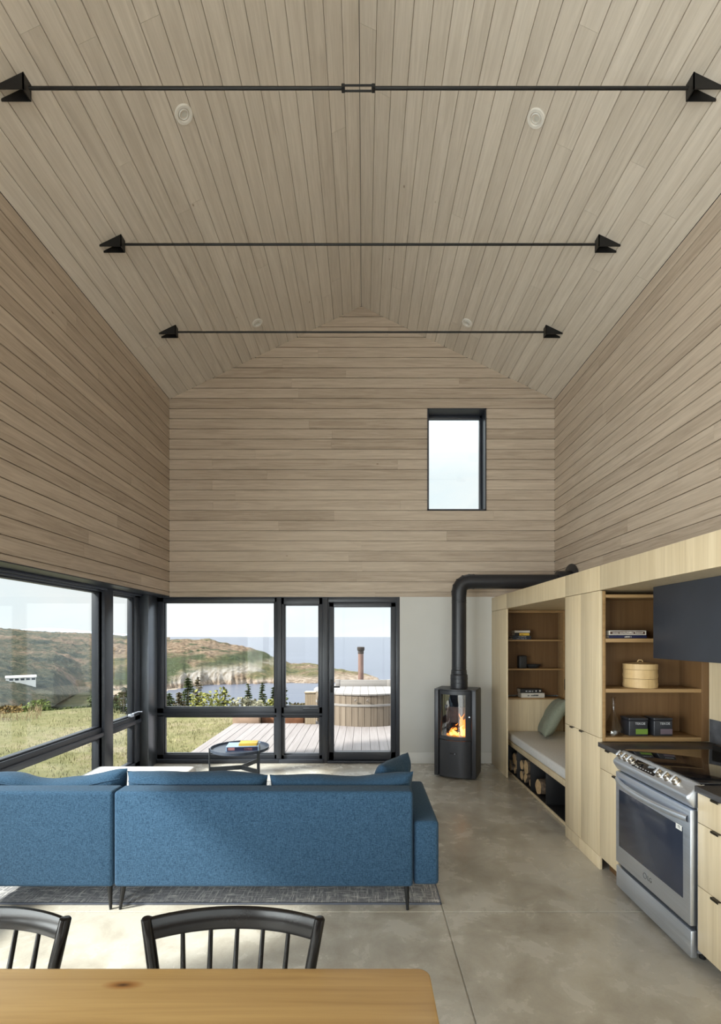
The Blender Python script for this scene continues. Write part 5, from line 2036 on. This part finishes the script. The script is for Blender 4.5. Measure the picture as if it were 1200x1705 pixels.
# ------------------------------------------------------------------ plants
def blades(name, mat, pts, label=None, hmin=0.05, hmax=0.11, wid=0.006, lean=0.6, seed=1, kind='stuff', cat=None):
    rng = random.Random(seed)
    verts, faces = [], []
    for (x, y, z) in pts:
        h = rng.uniform(hmin, hmax)
        a = rng.random() * 6.28
        dx, dy = math.cos(a) * wid, math.sin(a) * wid
        lx, ly = rng.uniform(-lean, lean) * h, rng.uniform(-lean, lean) * h
        k = len(verts)
        verts += [(x - dx, y - dy, z - 0.02), (x + dx, y + dy, z - 0.02), (x + dx * 0.7 + lx * 0.4, y + dy * 0.7 + ly * 0.4, z + h * 0.6),
                  (x - dx * 0.7 + lx * 0.4, y - dy * 0.7 + ly * 0.4, z + h * 0.6), (x + lx, y + ly, z + h)]
        faces += [(k, k + 1, k + 2, k + 3), (k + 3, k + 2, k + 4)]
    me = bpy.data.meshes.new(name)
    me.from_pydata(verts, [], faces)
    me.materials.append(mat)
    o = bpy.data.objects.new(name, me)
    COL.objects.link(o)
    if kind:
        o['kind'] = kind
    if label:
        tag(o, label, cat)
    return o


rng = random.Random(77)
pts = []
while len(pts) < 7000:
    if rng.random() < 0.75:
        y = rng.uniform(3.2, 13)
        x = rng.uniform(-0.92, -0.42) * y
        if x > -3.05:
            continue
    else:
        y = rng.uniform(6.9, 10.8)
        x = rng.uniform(-0.50, -0.24) * y
        if x > -2.62:
            continue
    if math.hypot(x, y) > 14.2:
        continue
    if fbm(x, y, 0.9, 2) < rng.uniform(-0.7, 0.4):
        continue
    pts.append((x, y, ground(x, y)))
blades('grass', M['grass_blade'], pts, 'short yellow-green grass of the lawn outside', 0.02, 0.065, 0.005, 0.8, 5, cat='grass')
pts = []
while len(pts) < 700:
    y = rng.uniform(10.3, 12.2)
    x = rng.uniform(-0.90, -0.665) * y
    if fbm(x, y, 0.5, 2) < rng.uniform(-0.5, 0.5):
        continue
    pts.append((x, y, ground(x, y)))
blades('tall_grass', M['dry_grass'], pts, 'tall dry grass along the far edge of the left lawn', 0.08, 0.26, 0.005, 0.5, 6, cat='grass')


def leafmat(name, col, var=0.45):
    m, nt, bs = newmat(name)
    a = nd(nt, 'ShaderNodeAttribute', attribute_name='tone')
    r = ramp(nt, a, 'Fac', [(0.0, tuple(x * (1 - var) for x in col)), (1.0, tuple(min(1, x * (1 + var)) for x in col))])
    lk(nt, r, 'Color', bs, 'Base Color')
    bs.inputs['Roughness'].default_value = 0.8
    bs.inputs['Specular IOR Level'].default_value = 0.15
    return m


M['spruce'] = leafmat('spruce_needles', (0.0711, 0.0911, 0.0364))
M['spruce_brown'] = leafmat('browned_spruce_needles', (0.1085, 0.0911, 0.0537))
M['birch_leaf'] = leafmat('yellow_green_leaves', (0.1516, 0.1516, 0.0389))
M['green_leaf'] = leafmat('green_leaves', (0.0998, 0.1300, 0.0304))
M['hedge_leaf'] = leafmat('dark_hedge_leaves', (0.0607, 0.0736, 0.0216))
M['orange_leaf'] = leafmat('orange_autumn_leaves', (0.1377, 0.0892, 0.0281))
M['grey_leaf'] = leafmat('silvery_scrub_leaves', (0.2081, 0.1994, 0.1387))
M['trunk'] = plain('grey_tree_bark', (0.26, 0.225, 0.19), 0.9, 0, 0.4, 10, 0.5)


def leafmesh(name, quads, mat, parent, seed=0):
    rng = random.Random(seed)
    verts, faces, tones = [], [], []
    for q in quads:
        k = len(verts)
        verts += q
        faces.append(list(range(k, k + len(q))))
        tones.append(rng.random())
    me = bpy.data.meshes.new(name)
    o_ = ORG[parent.name]
    me.from_pydata([Vector(v) - o_ for v in verts], [], faces)
    at = me.attributes.new('tone', 'FLOAT', 'FACE')
    at.data.foreach_set('value', tones)
    me.materials.append(mat)
    o = bpy.data.objects.new(name, me)
    COL.objects.link(o)
    o.parent = parent
    ORG[o.name] = ORG[parent.name]
    return o


def spruce(x, y, top, rb, label, mat, seed, sparse=1.0, clear=0.25, group='spruce trees beyond the lawn'):
    rng = random.Random(seed)
    zb = ground(x, y)
    H = top - zb
    t = T('spruce_tree', label, 'tree', (x, y, zb), group)
    B().tube([(x, y, zb - 0.3), (x + rng.uniform(-0.03, 0.03), y, zb + H * 0.5), (x, y, top - 0.02)], [0.030 + 0.012 * H, 0.02 + 0.007 * H, 0.006], 8).build('trunk', M['trunk'], t)
    quads = []
    n = int(11 + H * 5)
    for i in range(n):
        f = i / (n - 1)
        z = zb + H * (clear + (1 - clear) * f)
        R_ = rb * (1 - f) ** 0.85 + 0.035
        for k in range(rng.randint(5, 8)):
            if rng.random() > sparse:
                continue
            a = rng.random() * 6.28
            L = R_ * rng.uniform(0.55, 1.15)
            dx, dy = math.cos(a), math.sin(a)
            m_ = max(3, int(L / 0.075))
            for s_ in range(m_):
                g = (s_ + 0.5) / m_
                cx, cy, cz = x + dx * L * g, y + dy * L * g, z - 0.22 * L * g + 0.16 * L * g * g
                w = 0.075 * (1.15 - 0.6 * g) + 0.02
                for sd in (-1, 1):
                    tip = Vector((cx + dx * 0.06 - dy * sd * w, cy + dy * 0.06 + dx * sd * w, cz + rng.uniform(-0.035, 0.035)))
                    c_ = Vector((cx, cy, cz))
                    quads.append([c_ - Vector((dx, dy, 0)) * 0.03, c_ + Vector((dx, dy, 0)) * 0.035 + Vector((0, 0, 0.012)), tip])
                quads.append([Vector((cx - dx * .02, cy - dy * .02, cz + 0.05)), Vector((cx + dx * .05, cy + dy * .05, cz)), Vector((cx - dx * .02, cy - dy * .02, cz - 0.045))])
    quads.append([Vector((x - 0.02, y, top - 0.16)), Vector((x + 0.02, y, top - 0.16)), Vector((x, y, top + 0.02))])
    leafmesh('foliage', quads, mat, t, seed)
    return t


def bush(name, x, y, zb, w, h, label, mat, seed, n=700, leaf=0.055, cat='bush', group='bushes beyond the lawn', d=None, stem=True):
    rng = random.Random(seed)
    d = d or w
    t = T(name, label, cat, (x, y, zb), group)
    if stem:
        b = B()
        for k in range(4):
            b.tube([(x + rng.uniform(-0.05, 0.05), y, zb - 0.05), (x + rng.uniform(-0.3, 0.3) * w, y + rng.uniform(-0.2, 0.2) * d, zb + h * 0.6)], [0.018, 0.006], 6)
        b.build('stem', M['trunk'], t)
    lobes = [(rng.uniform(-0.32, 0.32) * w, rng.uniform(-0.3, 0.3) * d, rng.uniform(0.32, 0.70) * h, rng.uniform(0.22, 0.36)) for _ in range(7)]
    lobes.append((0, 0, 0.45 * h, 0.42))
    quads = []
    for i in range(n):
        lx, ly, lz, lr = rng.choice(lobes)
        v = Vector((rng.gauss(0, 1), rng.gauss(0, 1), rng.gauss(0, 1))).normalized() * rng.uniform(0.72, 1.06)
        c = Vector((x + lx + v.x * lr * w, y + ly + v.y * lr * d, max(zb + 0.01, zb + lz + v.z * lr * h)))
        u = Vector((rng.gauss(0, 1), rng.gauss(0, 1), rng.gauss(0, 1))).normalized()
        q = u.orthogonal().normalized()
        s_ = leaf * rng.uniform(0.6, 1.3)
        quads.append([c - u * s_, c + q * s_ * 0.6, c + u * s_, c - q * s_ * 0.6])
    leafmesh('foliage', quads, mat, t, seed)
    return t


def place(px, Y):
    return (px - VPX) / F * Y


def top_at(py, Y):
    return EYE - (py - VPY) / F * Y


SP = ((313, 15.5, 1131, 0.62, 'spruce', 1.0, 'bushy green spruce, tallest one left of the middle of the back window'),
      (329, 16.5, 1129, 0.50, 'spruce_brown', 0.55, 'thin browning spruce next to the tallest green spruce'),
      (282, 16.0, 1156, 0.75, 'spruce', 1.0, 'low wide spruce against the left jamb of the back window'),
      (298, 14.8, 1155, 0.45, 'spruce_brown', 0.7, 'short brownish spruce in front of the tallest green spruce'),
      (374, 16.0, 1149, 0.42, 'spruce', 0.7, 'sparse lopsided spruce right of the yellow birch'),
      (413, 19.0, 1140, 0.36, 'spruce', 1.0, 'small cone-shaped spruce standing out against the bay'),
      (437, 19.5, 1138, 0.34, 'spruce', 1.0, 'small spruce against the bay beside the window post'),
      (455, 18.5, 1146, 0.30, 'spruce', 1.0, 'small spruce half hidden by the tall window post'),
      (468, 14.0, 1125, 0.35, 'spruce', 0.6, 'slim spruce behind the narrow middle window'),
      (206, 15.0, 1146, 0.75, 'spruce', 1.0, 'dark spruce behind the narrow left side window'),
      (193, 16.5, 1158, 0.55, 'spruce_brown', 0.9, 'short dull spruce beside the dark one in the left side window'),
      (163, 14.0, 1150, 0.55, 'spruce', 1.0, 'dark spruce at the edge of the big side pane, against its post'))
for i, (px, Y, py, rb, mt_, spz, lab) in enumerate(SP):
    spruce(place(px, Y), Y, top_at(py, Y), rb, lab, M[mt_], 300 + i, spz, 0.22)
for i, (px, Y, pyt, w, mt_, lab, n) in enumerate(((350, 14.6, 1146, 1.10, 'birch_leaf', 'yellow-green birch between the spruces in the back window', 620),
                                                  (361, 15.8, 1165, 0.9, 'hedge_leaf', 'dark shrub at the foot of the yellow birch', 500))):
    X = place(px, Y)
    zb = ground(X, Y)
    bush('birch_tree' if i == 0 else 'shrub', X, Y, zb, w, top_at(pyt, Y) - zb, lab, M[mt_], 400 + i, n, 0.06, 'tree' if i == 0 else 'bush')
b_ = ((398, 12.6, 1163, 1.1, 'grey_leaf', 'silvery scrub bush behind the tan planter'),
      (425, 12.8, 1160, 1.0, 'grey_leaf', 'silvery scrub bush behind the rust-red planter'),
      (450, 13.0, 1163, 0.7, 'birch_leaf', 'yellowish scrub bush beside the middle window post'),
      (490, 12.9, 1168, 0.8, 'spruce_brown', 'brown scrub bush left of the hot tub'),
      (383, 11.6, 1189, 0.5, 'grey_leaf', 'low silvery scrub at the edge of the lawn'))
for i, (px, Y, pyt, w, mt_, lab) in enumerate(b_):
    X = place(px, Y)
    zb = ground(X, Y)
    bush('scrub_bush', X, Y, zb, w, top_at(pyt, Y) - zb, lab, M[mt_], 420 + i, 900, 0.05, d=0.7)
b_ = ((12, 14.3, 1171, 1.0, 'orange_leaf', 'orange shrub in the corner of the big left pane'),
      (33, 14.6, 1174, 0.9, 'orange_leaf', 'orange-brown shrub beside the round green bush'),
      (62, 13.2, 1166, 0.62, 'green_leaf', 'round bright green bush on the lawn edge'),
      (90, 14.6, 1176, 0.9, 'hedge_leaf', 'dark green hedge bush just right of the round green bush'),
      (112, 14.6, 1177, 0.9, 'hedge_leaf', 'dark green hedge bush at the middle of the low hedge'),
      (133, 14.6, 1176, 0.9, 'hedge_leaf', 'dark green hedge bush in the right part of the low hedge'),
      (152, 14.5, 1178, 0.8, 'hedge_leaf', 'dark green hedge bush touching the dark spruce'),
      (-14, 14.4, 1170, 1.0, 'hedge_leaf', 'dark shrub cut off by the left edge'))
for i, (px, Y, pyt, w, mt_, lab) in enumerate(b_):
    X = place(px, Y)
    zb = ground(X, Y) - 0.05
    bush('shrub', X, Y, zb, w, max(0.35, top_at(pyt, Y) - zb), lab, M[mt_], 440 + i, 1000, 0.045, d=0.7)
